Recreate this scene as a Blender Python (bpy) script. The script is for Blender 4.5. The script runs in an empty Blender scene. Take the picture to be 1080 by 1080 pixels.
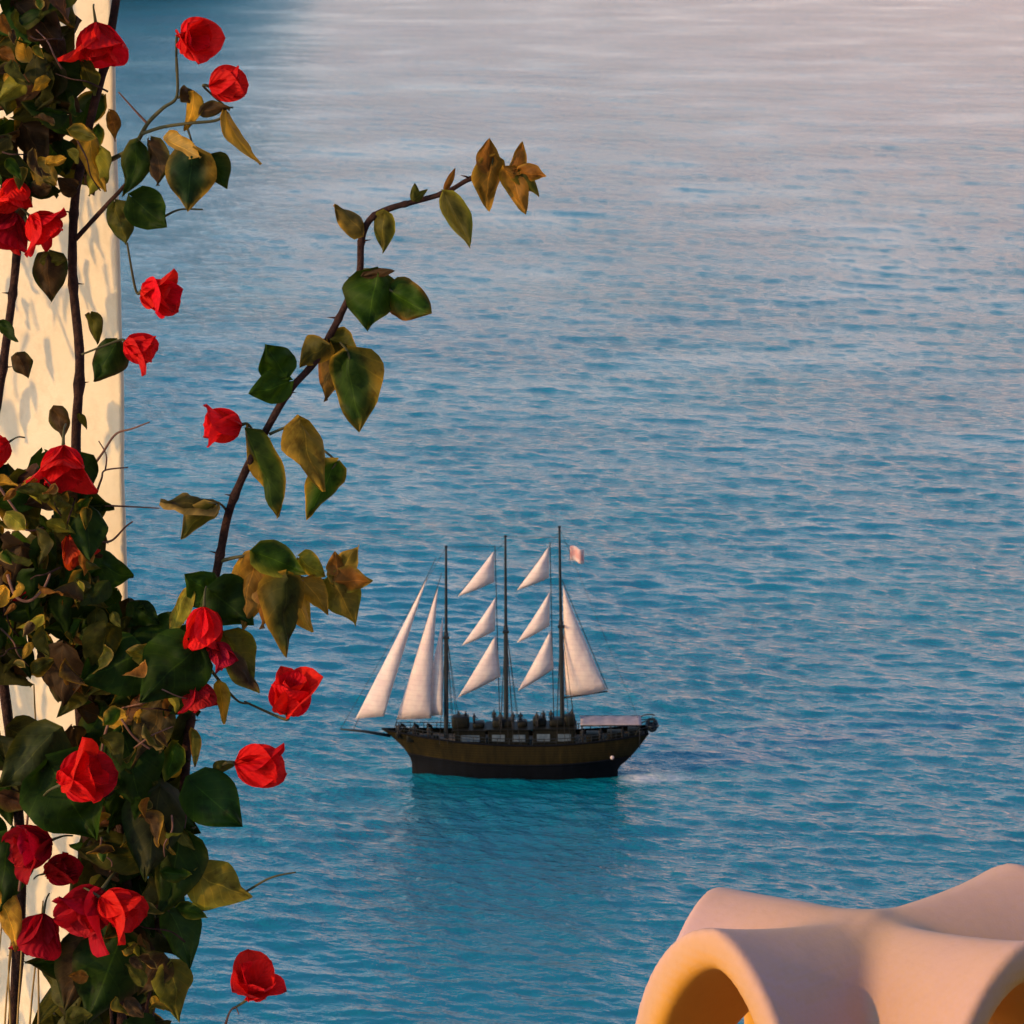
import bpy, bmesh, math, random
import numpy as np
from mathutils import Vector, Matrix, noise as mnoise

random.seed(7)
rng = np.random.default_rng(7)
C = bpy.context.scene.collection
R = math.radians

# ------------------------------------------------------------------ camera
CAM_H = 107.0                    # the cliff top above the sea
PITCH = R(11.3)
FPX = 3842.0                     # focal length in photo pixels (1080 wide)
cam_d = bpy.data.cameras.new('camera')
cam = bpy.data.objects.new('camera', cam_d)
C.objects.link(cam)
cam_d.sensor_width = 36.0
cam_d.lens = 36.0 * FPX / 1080.0
cam_d.clip_start = 0.05
cam_d.clip_end = 60000
cam.location = (0, 0, CAM_H)
cam.rotation_euler = (R(90) - PITCH, 0, 0)
bpy.context.scene.camera = cam
cam_d.dof.use_dof = True
cam_d.dof.focus_distance = 4.2
cam_d.dof.aperture_fstop = 90

# ------------------------------------------------------------------ light
SUN_AZ = R(65)                   # to the left of straight behind the camera
SUN_EL = R(19)
to_sun = Vector((-math.sin(SUN_AZ) * math.cos(SUN_EL), -math.cos(SUN_AZ) * math.cos(SUN_EL), math.sin(SUN_EL)))
sun_d = bpy.data.lights.new('sun', 'SUN')
sun = bpy.data.objects.new('sun', sun_d)
C.objects.link(sun)
sun_d.energy = 2.5
sun_d.angle = R(0.6)
sun_d.color = (1.0, 0.60, 0.22)
sun.rotation_euler = to_sun.to_track_quat('Z', 'Y').to_euler()

world = bpy.data.worlds.new('World')
bpy.context.scene.world = world
world.use_nodes = True
wn, wl = world.node_tree.nodes, world.node_tree.links
wn.clear()
w_out = wn.new('ShaderNodeOutputWorld')
w_bg = wn.new('ShaderNodeBackground')
w_bg.inputs['Strength'].default_value = 0.14
sky = wn.new('ShaderNodeTexSky')
sky.sky_type = 'NISHITA'
sky.sun_disc = False
sky.sun_elevation = SUN_EL
sky.sun_rotation = math.atan2(to_sun.x, to_sun.y)
sky.air_density = 1.0
sky.dust_density = 1.5
sky.ozone_density = 2.0
# dusk tint of the sky: rosy towards the horizon, cooler overhead
w_geo = wn.new('ShaderNodeNewGeometry')
w_sep = wn.new('ShaderNodeSeparateXYZ')
wl.new(w_geo.outputs['Incoming'], w_sep.inputs[0])
w_neg = wn.new('ShaderNodeMath'); w_neg.operation = 'MULTIPLY'; w_neg.inputs[1].default_value = -1.0
wl.new(w_sep.outputs['Z'], w_neg.inputs[0])
w_ramp = wn.new('ShaderNodeValToRGB')
cr = w_ramp.color_ramp
cr.elements[0].position = 0.0; cr.elements[0].color = (3.6, 2.05, 1.95, 1)
cr.elements[1].position = 0.75; cr.elements[1].color = (1.75, 1.45, 1.70, 1)
e = cr.elements.new(0.14); e.color = (1.66, 1.38, 1.22, 1)
e = cr.elements.new(0.36); e.color = (0.42, 1.02, 1.08, 1)
wl.new(w_neg.outputs[0], w_ramp.inputs[0])
w_mul = wn.new('ShaderNodeMix'); w_mul.data_type = 'RGBA'; w_mul.blend_type = 'MULTIPLY'
w_mul.inputs[0].default_value = 1.0
wl.new(sky.outputs[0], w_mul.inputs[6])
wl.new(w_ramp.outputs[0], w_mul.inputs[7])
# the rosy belt opposite the sun: warmer to the right, bluer to the left
w_az = wn.new('ShaderNodeMapRange'); w_az.interpolation_type = 'SMOOTHSTEP'
w_az.inputs['From Min'].default_value = 0.30; w_az.inputs['From Max'].default_value = -0.45
wl.new(w_sep.outputs['X'], w_az.inputs['Value'])
w_azr = wn.new('ShaderNodeMix'); w_azr.data_type = 'RGBA'
w_azr.inputs[6].default_value = (0.78, 0.95, 1.08, 1); w_azr.inputs[7].default_value = (1.25, 1.02, 0.95, 1)
wl.new(w_az.outputs[0], w_azr.inputs[0])
w_mul2 = wn.new('ShaderNodeMix'); w_mul2.data_type = 'RGBA'; w_mul2.blend_type = 'MULTIPLY'; w_mul2.inputs[0].default_value = 1.0
wl.new(w_mul.outputs[2], w_mul2.inputs[6]); wl.new(w_azr.outputs[2], w_mul2.inputs[7])
wl.new(w_mul2.outputs[2], w_bg.inputs['Color'])
wl.new(w_bg.outputs[0], w_out.inputs['Surface'])

vs = bpy.context.scene.view_settings
vs.view_transform = 'Standard'
vs.look = 'None'
vs.exposure = 0.32
vs.gamma = 1.0
vs.use_curve_mapping = False


# ------------------------------------------------------------------ helpers
def at(px, py, Y):
    """World point seen at photo pixel (px, py) at the distance Y ahead of the camera."""
    u, v = (px - 540) / FPX, (540 - py) / FPX
    d = Vector((u, math.cos(PITCH) + v * math.sin(PITCH), -math.sin(PITCH) + v * math.cos(PITCH)))
    return Vector((0, 0, CAM_H)) + d * (Y / d.y)


def pxs(Y, py=540):
    """metres per photo pixel at distance Y"""
    return (at(541, py, Y) - at(540, py, Y)).x


def tag(o, label=None, cat=None, group=None, kind=None):
    if label: o['label'] = label
    if cat: o['category'] = cat
    if group: o['group'] = group
    if kind: o['kind'] = kind
    return o


def empty(name, loc=(0, 0, 0)):
    o = bpy.data.objects.new(name, None)
    o.empty_display_size = 0.1
    C.objects.link(o)
    o.location = loc
    return o


def mesh_obj(name, verts, faces, mats, parent=None, smooth=True, mat_idx=None, uv=None, tint=None):
    """ONE mesh object; verts in world space unless a parent is given (then local to it)."""
    me = bpy.data.meshes.new(name)
    me.from_pydata([tuple(v) for v in verts], [], [tuple(f) for f in faces])
    if not isinstance(mats, (list, tuple)): mats = [mats]
    for m in mats: me.materials.append(m)
    if mat_idx is not None: me.polygons.foreach_set('material_index', np.asarray(mat_idx, dtype=np.int32))
    if smooth: me.polygons.foreach_set('use_smooth', np.ones(len(me.polygons), dtype=bool))
    if uv is not None:
        lay = me.uv_layers.new(name='UVMap')
        li = np.zeros(len(me.loops), dtype=np.int32)
        me.loops.foreach_get('vertex_index', li)
        lay.data.foreach_set('uv', np.asarray(uv, dtype=np.float32)[li].ravel())
    if tint is not None:
        a = me.attributes.new('tint', 'FLOAT_COLOR', 'POINT')
        t = np.ones((len(verts), 4), dtype=np.float32)
        t[:, :3] = np.asarray(tint, dtype=np.float32)
        a.data.foreach_set('color', t.ravel())
    me.update()
    o = bpy.data.objects.new(name, me)
    C.objects.link(o)
    if parent is not None: o.parent = parent
    return o


class MB:
    """collects shapes that belong to one part"""
    def __init__(self):
        self.v, self.f, self.m, self.uv, self.t = [], [], [], [], []

    def add(self, v, f, mi=0, uv=None, t=None):
        n = len(self.v)
        self.v += [Vector(p) for p in v]
        self.f += [tuple(i + n for i in q) for q in f]
        self.m += [mi] * len(f)
        if uv is not None: self.uv += list(uv)
        if t is not None: self.t += list(t)

    def box(self, c, s, mi=0, bev=0.0, rot=None):
        bm = bmesh.new()
        bmesh.ops.create_cube(bm, size=1.0)
        bmesh.ops.scale(bm, vec=s, verts=bm.verts)
        if bev > 0:
            bmesh.ops.bevel(bm, geom=list(bm.edges), offset=bev, segments=2, affect='EDGES', profile=0.5)
        if rot is not None: bmesh.ops.transform(bm, matrix=rot, verts=bm.verts)
        bmesh.ops.translate(bm, vec=c, verts=bm.verts)
        bm.verts.index_update()
        self.add([v.co.copy() for v in bm.verts], [[v.index for v in f.verts] for f in bm.faces], mi)
        bm.free()

    def tube(self, pts, radii, n=8, mi=0, cap=True):
        v, f = tube_geo(pts, radii, n, cap)
        self.add(v, f, mi)

    def build(self, name, mats, parent=None, smooth=True):
        return mesh_obj(name, self.v, self.f, mats, parent, smooth, self.m,
                        self.uv if self.uv else None, self.t if self.t else None)


def tube_geo(pts, radii, n=8, cap=True):
    pts = [Vector(p) for p in pts]
    if not isinstance(radii, (list, tuple)): radii = [radii] * len(pts)
    v, f = [], []
    up = None
    for i, p in enumerate(pts):
        a = pts[max(i - 1, 0)]; b = pts[min(i + 1, len(pts) - 1)]
        d = (b - a).normalized()
        if up is None:
            up = d.orthogonal().normalized()
        up = (up - d * up.dot(d))
        up = up.normalized() if up.length > 1e-6 else d.orthogonal().normalized()
        s = d.cross(up)
        for k in range(n):
            t = 2 * math.pi * k / n
            v.append(p + (up * math.cos(t) + s * math.sin(t)) * radii[i])
    for i in range(len(pts) - 1):
        for k in range(n):
            k2 = (k + 1) % n
            f.append((i * n + k, i * n + k2, (i + 1) * n + k2, (i + 1) * n + k))
    if cap:
        f.append(tuple(range(n - 1, -1, -1)))
        f.append(tuple((len(pts) - 1) * n + k for k in range(n)))
    return v, f


def spline(pts, rad, seg=6):
    """Catmull-Rom through the points, radii follow."""
    P = [Vector(p) for p in pts]
    n = len(P)
    if not isinstance(rad, (list, tuple)): rad = [rad] * n
    out, ro = [], []
    for i in range(n - 1):
        p0 = P[max(i - 1, 0)]; p1 = P[i]; p2 = P[i + 1]; p3 = P[min(i + 2, n - 1)]
        for k in range(seg):
            t = k / seg
            q = 0.5 * ((2 * p1) + (p2 - p0) * t + (2 * p0 - 5 * p1 + 4 * p2 - p3) * t * t + (3 * p1 - p0 - 3 * p2 + p3) * t ** 3)
            out.append(q); ro.append(rad[i] * (1 - t) + rad[i + 1] * t)
    out.append(P[-1]); ro.append(rad[-1])
    return out, ro


def surface_nets(F, origin, h):
    """Mesh of the zero level of the sampled field F (negative inside)."""
    nx, ny, nz = F.shape
    inside = F < 0
    cs = np.zeros((nx - 1, ny - 1, nz - 1), dtype=np.int32)
    for dx in (0, 1):
        for dy in (0, 1):
            for dz in (0, 1):
                cs += inside[dx:nx - 1 + dx, dy:ny - 1 + dy, dz:nz - 1 + dz]
    act = (cs > 0) & (cs < 8)
    idx = -np.ones(act.shape, dtype=np.int64)
    cells = np.argwhere(act)
    idx[act] = np.arange(len(cells))
    acc = np.zeros((len(cells), 3)); cnt = np.zeros(len(cells))
    corners = [(a, b, c) for a in (0, 1) for b in (0, 1) for c in (0, 1)]
    for a in corners:
        for ax in range(3):
            if a[ax]: continue
            b = list(a); b[ax] = 1
            fa = F[cells[:, 0] + a[0], cells[:, 1] + a[1], cells[:, 2] + a[2]]
            fb = F[cells[:, 0] + b[0], cells[:, 1] + b[1], cells[:, 2] + b[2]]
            m = (fa < 0) != (fb < 0)
            t = np.where(m, fa / np.where(m, fa - fb, 1), 0)
            p = np.tile(np.array(a, float), (len(cells), 1)); p[:, ax] += t
            acc[m] += p[m]; cnt[m] += 1
    V = (cells + acc / cnt[:, None]) * h + np.array(origin)
    faces = []
    for ax in range(3):
        sl0 = [slice(None)] * 3; sl1 = [slice(None)] * 3
        sl0[ax] = slice(0, -1); sl1[ax] = slice(1, None)
        ch = inside[tuple(sl0)] != inside[tuple(sl1)]
        o1, o2 = [(1, 2), (2, 0), (0, 1)][ax]
        q = np.argwhere(ch)
        q = q[(q[:, o1] > 0) & (q[:, o2] > 0) & (q[:, o1] < F.shape[o1] - 1) & (q[:, o2] < F.shape[o2] - 1)]
        def cell(d1, d2):
            w = q.copy(); w[:, o1] += d1; w[:, o2] += d2
            return idx[w[:, 0], w[:, 1], w[:, 2]]
        quad = np.stack([cell(-1, -1), cell(0, -1), cell(0, 0), cell(-1, 0)], 1)
        flip = ~inside[q[:, 0], q[:, 1], q[:, 2]]
        quad[flip] = quad[flip][:, ::-1]
        faces.append(quad)
    return V, np.concatenate(faces)


def smin(a, b, k):
    h = np.clip(0.5 + 0.5 * (b - a) / k, 0, 1)
    return b * (1 - h) + a * h - k * h * (1 - h)


def fnoise(x, y, z, seed, n=14, f0=1.0, f1=6.0):
    """cheap smooth noise: a sum of random plane waves"""
    g = np.random.default_rng(seed)
    out = 0
    for _ in range(n):
        d = g.normal(size=3); d /= np.linalg.norm(d)
        f = f0 * (f1 / f0) ** g.random()
        out = out + np.sin(2 * np.pi * f * (x * d[0] + y * d[1] + z * d[2]) + g.random() * 6.28) / (f / f0) ** 0.8
    return out / n


# ------------------------------------------------------------------ materials
def new_mat(name):
    m = bpy.data.materials.new(name)
    m.use_nodes = True
    nt = m.node_tree
    return m, nt.nodes, nt.links, nt.nodes['Principled BSDF']


def noise_node(N, scale, detail=4, rough=0.55, vec=None, L=None):
    t = N.new('ShaderNodeTexNoise')
    t.inputs['Scale'].default_value = scale
    t.inputs['Detail'].default_value = detail
    t.inputs['Roughness'].default_value = rough
    if vec is not None: L.new(vec, t.inputs['Vector'])
    return t


def ramp(N, L, src, stops):
    r = N.new('ShaderNodeValToRGB')
    el = r.color_ramp.elements
    el[0].position, el[0].color = stops[0][0], (*stops[0][1], 1)
    el[1].position, el[1].color = stops[-1][0], (*stops[-1][1], 1)
    for p, c in stops[1:-1]:
        q = el.new(p); q.color = (*c, 1)
    L.new(src, r.inputs[0])
    return r


def plain(name, c0, c1, scale=8, rough=0.6, bump=0.0, bscale=40, bdist=0.01, metallic=0.0):
    m, N, L, B = new_mat(name)
    co = N.new('ShaderNodeTexCoord')
    n = noise_node(N, scale, 5, 0.6, co.outputs['Object'], L)
    r = ramp(N, L, n.outputs['Fac'], [(0.3, c0), (0.7, c1)])
    L.new(r.outputs[0], B.inputs['Base Color'])
    B.inputs['Roughness'].default_value = rough
    B.inputs['Metallic'].default_value = metallic
    B.inputs['Specular IOR Level'].default_value = 0.15
    if bump > 0:
        b = noise_node(N, bscale, 6, 0.6, co.outputs['Object'], L)
        bn = N.new('ShaderNodeBump')
        bn.inputs['Strength'].default_value = bump
        bn.inputs['Distance'].default_value = bdist
        L.new(b.outputs['Fac'], bn.inputs['Height'])
        L.new(bn.outputs[0], B.inputs['Normal'])
    return m


def plaster(name, c0, c1, bdist=0.006, tinted=False):
    """lime-washed plaster: trowel unevenness, fine grain, a few hairline cracks and stains"""
    m, N, L, B = new_mat(name)
    co = N.new('ShaderNodeTexCoord')
    n1 = noise_node(N, 3.5, 6, 0.62, co.outputs['Object'], L)
    r = ramp(N, L, n1.outputs['Fac'], [(0.28, c0), (0.62, c1)])
    if tinted:
        at_ = N.new('ShaderNodeAttribute'); at_.attribute_name = 'tint'
        tm = N.new('ShaderNodeMix'); tm.data_type = 'RGBA'; tm.blend_type = 'MULTIPLY'; tm.inputs[0].default_value = 1
        L.new(at_.outputs['Color'], tm.inputs[6]); L.new(r.outputs[0], tm.inputs[7])
        r = tm
    n2 = noise_node(N, 55, 3, 0.5, co.outputs['Object'], L)
    mx = N.new('ShaderNodeMix'); mx.data_type = 'RGBA'; mx.blend_type = 'MULTIPLY'
    r2 = ramp(N, L, n2.outputs['Fac'], [(0.25, (0.86, 0.84, 0.81)), (0.5, (1, 1, 1))])
    mx.inputs[0].default_value = 0.2 if tinted else 0.7
    L.new(r.outputs[2 if tinted else 0], mx.inputs[6]); L.new(r2.outputs[0], mx.inputs[7])
    L.new(mx.outputs[2], B.inputs['Base Color'])
    B.inputs['Roughness'].default_value = 0.85
    b1 = noise_node(N, 14, 8, 0.62, co.outputs['Object'], L)
    b2 = noise_node(N, 160, 3, 0.5, co.outputs['Object'], L)
    ad = N.new('ShaderNodeMath'); ad.operation = 'MULTIPLY_ADD'; ad.inputs[1].default_value = 0.18
    L.new(b2.outputs['Fac'], ad.inputs[0]); L.new(b1.outputs['Fac'], ad.inputs[2])
    bn = N.new('ShaderNodeBump'); bn.inputs['Strength'].default_value = 0.5; bn.inputs['Distance'].default_value = bdist
    L.new(ad.outputs[0], bn.inputs['Height']); L.new(bn.outputs[0], B.inputs['Normal'])
    return m


M = {}
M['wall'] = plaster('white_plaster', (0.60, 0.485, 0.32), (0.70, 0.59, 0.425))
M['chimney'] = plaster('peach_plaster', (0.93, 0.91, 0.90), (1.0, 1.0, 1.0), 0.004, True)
M['hull_brown'] = plain('varnished_planks', (0.016, 0.011, 0.004), (0.034, 0.021, 0.008), 1.5, 0.5)
M['hull_dark'] = plain('dark_hull_paint', (0.003, 0.004, 0.008), (0.006, 0.008, 0.014), 1.0, 0.45)
def planked(name, c0, c1, rough):
    m, N, L, B = new_mat(name)
    co = N.new('ShaderNodeTexCoord')
    mp = N.new('ShaderNodeMapping'); mp.inputs['Scale'].default_value = (1.6, 1.6, 0.16); L.new(co.outputs['Object'], mp.inputs['Vector'])
    n = noise_node(N, 1.0, 6, 0.7, mp.outputs[0], L)
    r = ramp(N, L, n.outputs['Fac'], [(0.3, c0), (0.6, c1), (0.78, tuple(min(1, 2.2 * q) for q in c1))])
    w = N.new('ShaderNodeTexWave'); w.bands_direction = 'Z'; w.inputs['Scale'].default_value = 1.1; w.inputs['Distortion'].default_value = 0.3
    L.new(co.outputs['Object'], w.inputs['Vector'])
    r2 = ramp(N, L, w.outputs['Fac'], [(0.0, (0.35, 0.35, 0.35)), (0.2, (1, 1, 1))])
    mx = N.new('ShaderNodeMix'); mx.data_type = 'RGBA'; mx.blend_type = 'MULTIPLY'; mx.inputs[0].default_value = 0.8
    L.new(r.outputs[0], mx.inputs[6]); L.new(r2.outputs[0], mx.inputs[7]); L.new(mx.outputs[2], B.inputs['Base Color'])
    B.inputs['Roughness'].default_value = rough
    B.inputs['Specular IOR Level'].default_value = 0.12
    return m


M['hull_brown'] = planked('varnished_planks', (0.010, 0.008, 0.002), (0.026, 0.018, 0.004), 0.7)
M['hull_dark'] = planked('dark_hull_paint', (0.001, 0.0016, 0.003), (0.003, 0.004, 0.007), 0.7)
M['awning'] = plain('faded_awning', (0.26, 0.20, 0.20), (0.40, 0.31, 0.30), 1.2, 0.9)
M['deck'] = plain('deck_planks', (0.16, 0.11, 0.06), (0.22, 0.15, 0.09), 3, 0.7)
M['spar'] = plain('dark_spar', (0.012, 0.016, 0.018), (0.022, 0.026, 0.03), 2, 0.5)
M['cabin'] = plain('dark_cabin', (0.004, 0.005, 0.004), (0.014, 0.013, 0.008), 2, 0.55)
M['cabin_white'] = plain('white_cabin', (0.06, 0.09, 0.12), (0.14, 0.18, 0.22), 2, 0.5)
M['rope'] = plain('rope', (0.02, 0.02, 0.022), (0.04, 0.04, 0.04), 4, 0.8)
M['dinghy'] = plain('dark_rubber', (0.01, 0.016, 0.018), (0.02, 0.026, 0.03), 3, 0.6)
M['cloth_dark'] = plain('dark_clothes', (0.012, 0.014, 0.02), (0.05, 0.045, 0.04), 0.7, 0.8)
M['rock'] = plain('dark_rock', (0.012, 0.018, 0.013), (0.035, 0.034, 0.024), 0.02, 0.95, 0.6, 0.05, 6.0)
M['cliff'] = plain('cliff_rock', (0.10, 0.075, 0.055), (0.20, 0.15, 0.11), 0.3, 0.95, 0.6, 1.2, 0.3)
M['paving'] = plain('grey_paving', (0.30, 0.28, 0.25), (0.45, 0.43, 0.40), 3, 0.85, 0.3, 30, 0.01)
M['bark'] = plain('purple_brown_bark', (0.012, 0.005, 0.005), (0.060, 0.026, 0.018), 70, 0.8, 0.9, 260, 0.004)
M['twig'] = plain('dry_twig', (0.11, 0.05, 0.035), (0.20, 0.10, 0.07), 60, 0.75)
M['streak'] = plain('golden_streak', (0.22, 0.13, 0.04), (0.36, 0.23, 0.08), 50, 0.8)  # gold of the sunlit wall streaks, put into added stems
M['green_twig'] = plain('green_twig', (0.045, 0.045, 0.018), (0.08, 0.07, 0.03), 60, 0.6)
M['bloom'] = plain('cream_bloom', (0.60, 0.42, 0.33), (0.75, 0.6, 0.5), 90, 0.6)


def sail_mat():
    m, N, L, B = new_mat('pale_sailcloth')
    co = N.new('ShaderNodeTexCoord')
    wv = N.new('ShaderNodeTexWave'); wv.wave_type = 'BANDS'; wv.bands_direction = 'Z'
    wv.inputs['Scale'].default_value = 0.55; wv.inputs['Distortion'].default_value = 0.6
    L.new(co.outputs['Object'], wv.inputs['Vector'])
    n = noise_node(N, 0.9, 4, 0.6, co.outputs['Object'], L)
    r = ramp(N, L, n.outputs['Fac'], [(0.3, (0.76, 0.59, 0.55)), (0.7, (0.88, 0.74, 0.65))])
    r2 = ramp(N, L, wv.outputs['Fac'], [(0.0, (0.86, 0.84, 0.84)), (0.12, (1, 1, 1))])
    mx = N.new('ShaderNodeMix'); mx.data_type = 'RGBA'; mx.blend_type = 'MULTIPLY'; mx.inputs[0].default_value = 0.6
    L.new(r.outputs[0], mx.inputs[6]); L.new(r2.outputs[0], mx.inputs[7])
    L.new(mx.outputs[2], B.inputs['Base Color'])
    B.inputs['Roughness'].default_value = 0.9
    tr = N.new('ShaderNodeBsdfTranslucent'); L.new(mx.outputs[2], tr.inputs['Color'])
    ms = N.new('ShaderNodeMixShader'); ms.inputs[0].default_value = 0.3
    L.new(B.outputs[0], ms.inputs[1]); L.new(tr.outputs[0], ms.inputs[2])
    L.new(ms.outputs[0], N['Material Output'].inputs['Surface'])
    bn = N.new('ShaderNodeBump'); bn.inputs['Strength'].default_value = 0.6; bn.inputs['Distance'].default_value = 0.25
    L.new(n.outputs['Fac'], bn.inputs['Height']); L.new(bn.outputs[0], B.inputs['Normal'])
    return m


def flag_mat():
    m, N, L, B = new_mat('red_and_pale_flag')
    co = N.new('ShaderNodeTexCoord')
    n = noise_node(N, 0.9, 2, 0.5, co.outputs['Object'], L)
    r = ramp(N, L, n.outputs['Fac'], [(0.40, (0.55, 0.27, 0.25)), (0.55, (0.62, 0.46, 0.43))])
    L.new(r.outputs[0], B.inputs['Base Color']); B.inputs['Roughness'].default_value = 0.9
    return m


def leaf_mat():
    """colour from each leaf's own tint; midrib, side veins and mottling from its UVs"""
    m, N, L, B = new_mat('bougainvillea_leaf')
    a = N.new('ShaderNodeAttribute'); a.attribute_name = 'tint'
    uv = N.new('ShaderNodeUVMap')
    sp = N.new('ShaderNodeSeparateXYZ'); L.new(uv.outputs[0], sp.inputs[0])
    ab = N.new('ShaderNodeMath'); ab.operation = 'ABSOLUTE'; L.new(sp.outputs['Y'], ab.inputs[0])
    mid = ramp(N, L, ab.outputs[0], [(0.0, (2.1, 1.9, 1.6)), (0.035, (1, 1, 1))])
    # side veins: stripes along u - 0.5|v|
    sh = N.new('ShaderNodeMath'); sh.operation = 'MULTIPLY_ADD'; sh.inputs[1].default_value = -0.38
    L.new(ab.outputs[0], sh.inputs[0]); L.new(sp.outputs['X'], sh.inputs[2])
    fr = N.new('ShaderNodeMath'); fr.operation = 'MULTIPLY'; fr.inputs[1].default_value = 36.0
    L.new(sh.outputs[0], fr.inputs[0])
    sn = N.new('ShaderNodeMath'); sn.operation = 'SINE'; L.new(fr.outputs[0], sn.inputs[0])
    side = ramp(N, L, sn.outputs[0], [(0.93, (1, 1, 1)), (1.0, (1.5, 1.42, 1.2))])
    mx = N.new('ShaderNodeMix'); mx.data_type = 'RGBA'; mx.blend_type = 'MULTIPLY'; mx.inputs[0].default_value = 1
    L.new(a.outputs['Color'], mx.inputs[6]); L.new(mid.outputs[0], mx.inputs[7])
    mx2 = N.new('ShaderNodeMix'); mx2.data_type = 'RGBA'; mx2.blend_type = 'MULTIPLY'; mx2.inputs[0].default_value = 0.7
    L.new(mx.outputs[2], mx2.inputs[6]); L.new(side.outputs[0], mx2.inputs[7])
    co = N.new('ShaderNodeTexCoord')
    n = noise_node(N, 70, 4, 0.6, co.outputs['Object'], L)
    mo = ramp(N, L, n.outputs['Fac'], [(0.30, (0.55, 0.5, 0.5)), (0.46, (1, 1, 1)), (0.72, (1.45, 1.3, 1.05))])
    mx3 = N.new('ShaderNodeMix'); mx3.data_type = 'RGBA'; mx3.blend_type = 'MULTIPLY'; mx3.inputs[0].default_value = 1
    L.new(mx2.outputs[2], mx3.inputs[6]); L.new(mo.outputs[0], mx3.inputs[7])
    L.new(mx3.outputs[2], B.inputs['Base Color'])
    B.inputs['Roughness'].default_value = 0.55
    B.inputs['Specular IOR Level'].default_value = 0.08
    bn = N.new('ShaderNodeBump'); bn.inputs['Strength'].default_value = 0.35; bn.inputs['Distance'].default_value = 0.0012
    L.new(n.outputs['Fac'], bn.inputs['Height']); L.new(bn.outputs[0], B.inputs['Normal'])
    tr = N.new('ShaderNodeBsdfTranslucent')
    tc = N.new('ShaderNodeMix'); tc.data_type = 'RGBA'; tc.blend_type = 'MULTIPLY'; tc.inputs[0].default_value = 1
    tc.inputs[7].default_value = (1.5, 1.4, 0.5, 1)
    L.new(mx3.outputs[2], tc.inputs[6]); L.new(tc.outputs[2], tr.inputs['Color'])
    ms = N.new('ShaderNodeMixShader'); ms.inputs[0].default_value = 0.3
    L.new(B.outputs[0], ms.inputs[1]); L.new(tr.outputs[0], ms.inputs[2])
    L.new(ms.outputs[0], N['Material Output'].inputs['Surface'])
    return m


def bract_mat():
    m, N, L, B = new_mat('scarlet_bract')
    uv = N.new('ShaderNodeUVMap')
    sp = N.new('ShaderNodeSeparateXYZ'); L.new(uv.outputs[0], sp.inputs[0])
    ab = N.new('ShaderNodeMath'); ab.operation = 'ABSOLUTE'; L.new(sp.outputs['Y'], ab.inputs[0])
    mid = ramp(N, L, ab.outputs[0], [(0.0, (0.8, 0.75, 0.75)), (0.07, (1, 1, 1))])
    sh = N.new('ShaderNodeMath'); sh.operation = 'MULTIPLY_ADD'; sh.inputs[1].default_value = -0.5
    L.new(ab.outputs[0], sh.inputs[0]); L.new(sp.outputs['X'], sh.inputs[2])
    fr = N.new('ShaderNodeMath'); fr.operation = 'MULTIPLY'; fr.inputs[1].default_value = 38.0
    L.new(sh.outputs[0], fr.inputs[0])
    sn = N.new('ShaderNodeMath'); sn.operation = 'SINE'; L.new(fr.outputs[0], sn.inputs[0])
    co = N.new('ShaderNodeTexCoord')
    n = noise_node(N, 60, 4, 0.6, co.outputs['Object'], L)
    a = N.new('ShaderNodeAttribute'); a.attribute_name = 'tint'
    mo = ramp(N, L, n.outputs['Fac'], [(0.3, (0.75, 0.6, 0.6)), (0.7, (1.1, 1.2, 1.2))])
    mx = N.new('ShaderNodeMix'); mx.data_type = 'RGBA'; mx.blend_type = 'MULTIPLY'; mx.inputs[0].default_value = 1
    L.new(a.outputs['Color'], mx.inputs[6]); L.new(mo.outputs[0], mx.inputs[7])
    mx2 = N.new('ShaderNodeMix'); mx2.data_type = 'RGBA'; mx2.blend_type = 'MULTIPLY'; mx2.inputs[0].default_value = 0.8
    L.new(mx.outputs[2], mx2.inputs[6]); L.new(mid.outputs[0], mx2.inputs[7])
    L.new(mx2.outputs[2], B.inputs['Base Color'])
    B.inputs['Roughness'].default_value = 0.7
    B.inputs['Specular IOR Level'].default_value = 0.15
    bn = N.new('ShaderNodeBump'); bn.inputs['Strength'].default_value = 0.4; bn.inputs['Distance'].default_value = 0.0012
    L.new(sn.outputs[0], bn.inputs['Height']); L.new(bn.outputs[0], B.inputs['Normal'])
    tr = N.new('ShaderNodeBsdfTranslucent'); L.new(mx2.outputs[2], tr.inputs['Color'])
    ms = N.new('ShaderNodeMixShader'); ms.inputs[0].default_value = 0.45
    L.new(B.outputs[0], ms.inputs[1]); L.new(tr.outputs[0], ms.inputs[2])
    L.new(ms.outputs[0], N['Material Output'].inputs['Surface'])
    return m


SHIP_Y = 388.5
SHIP_Z = 1.0
STERN_X = at(664, 818, SHIP_Y - 2).x


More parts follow.
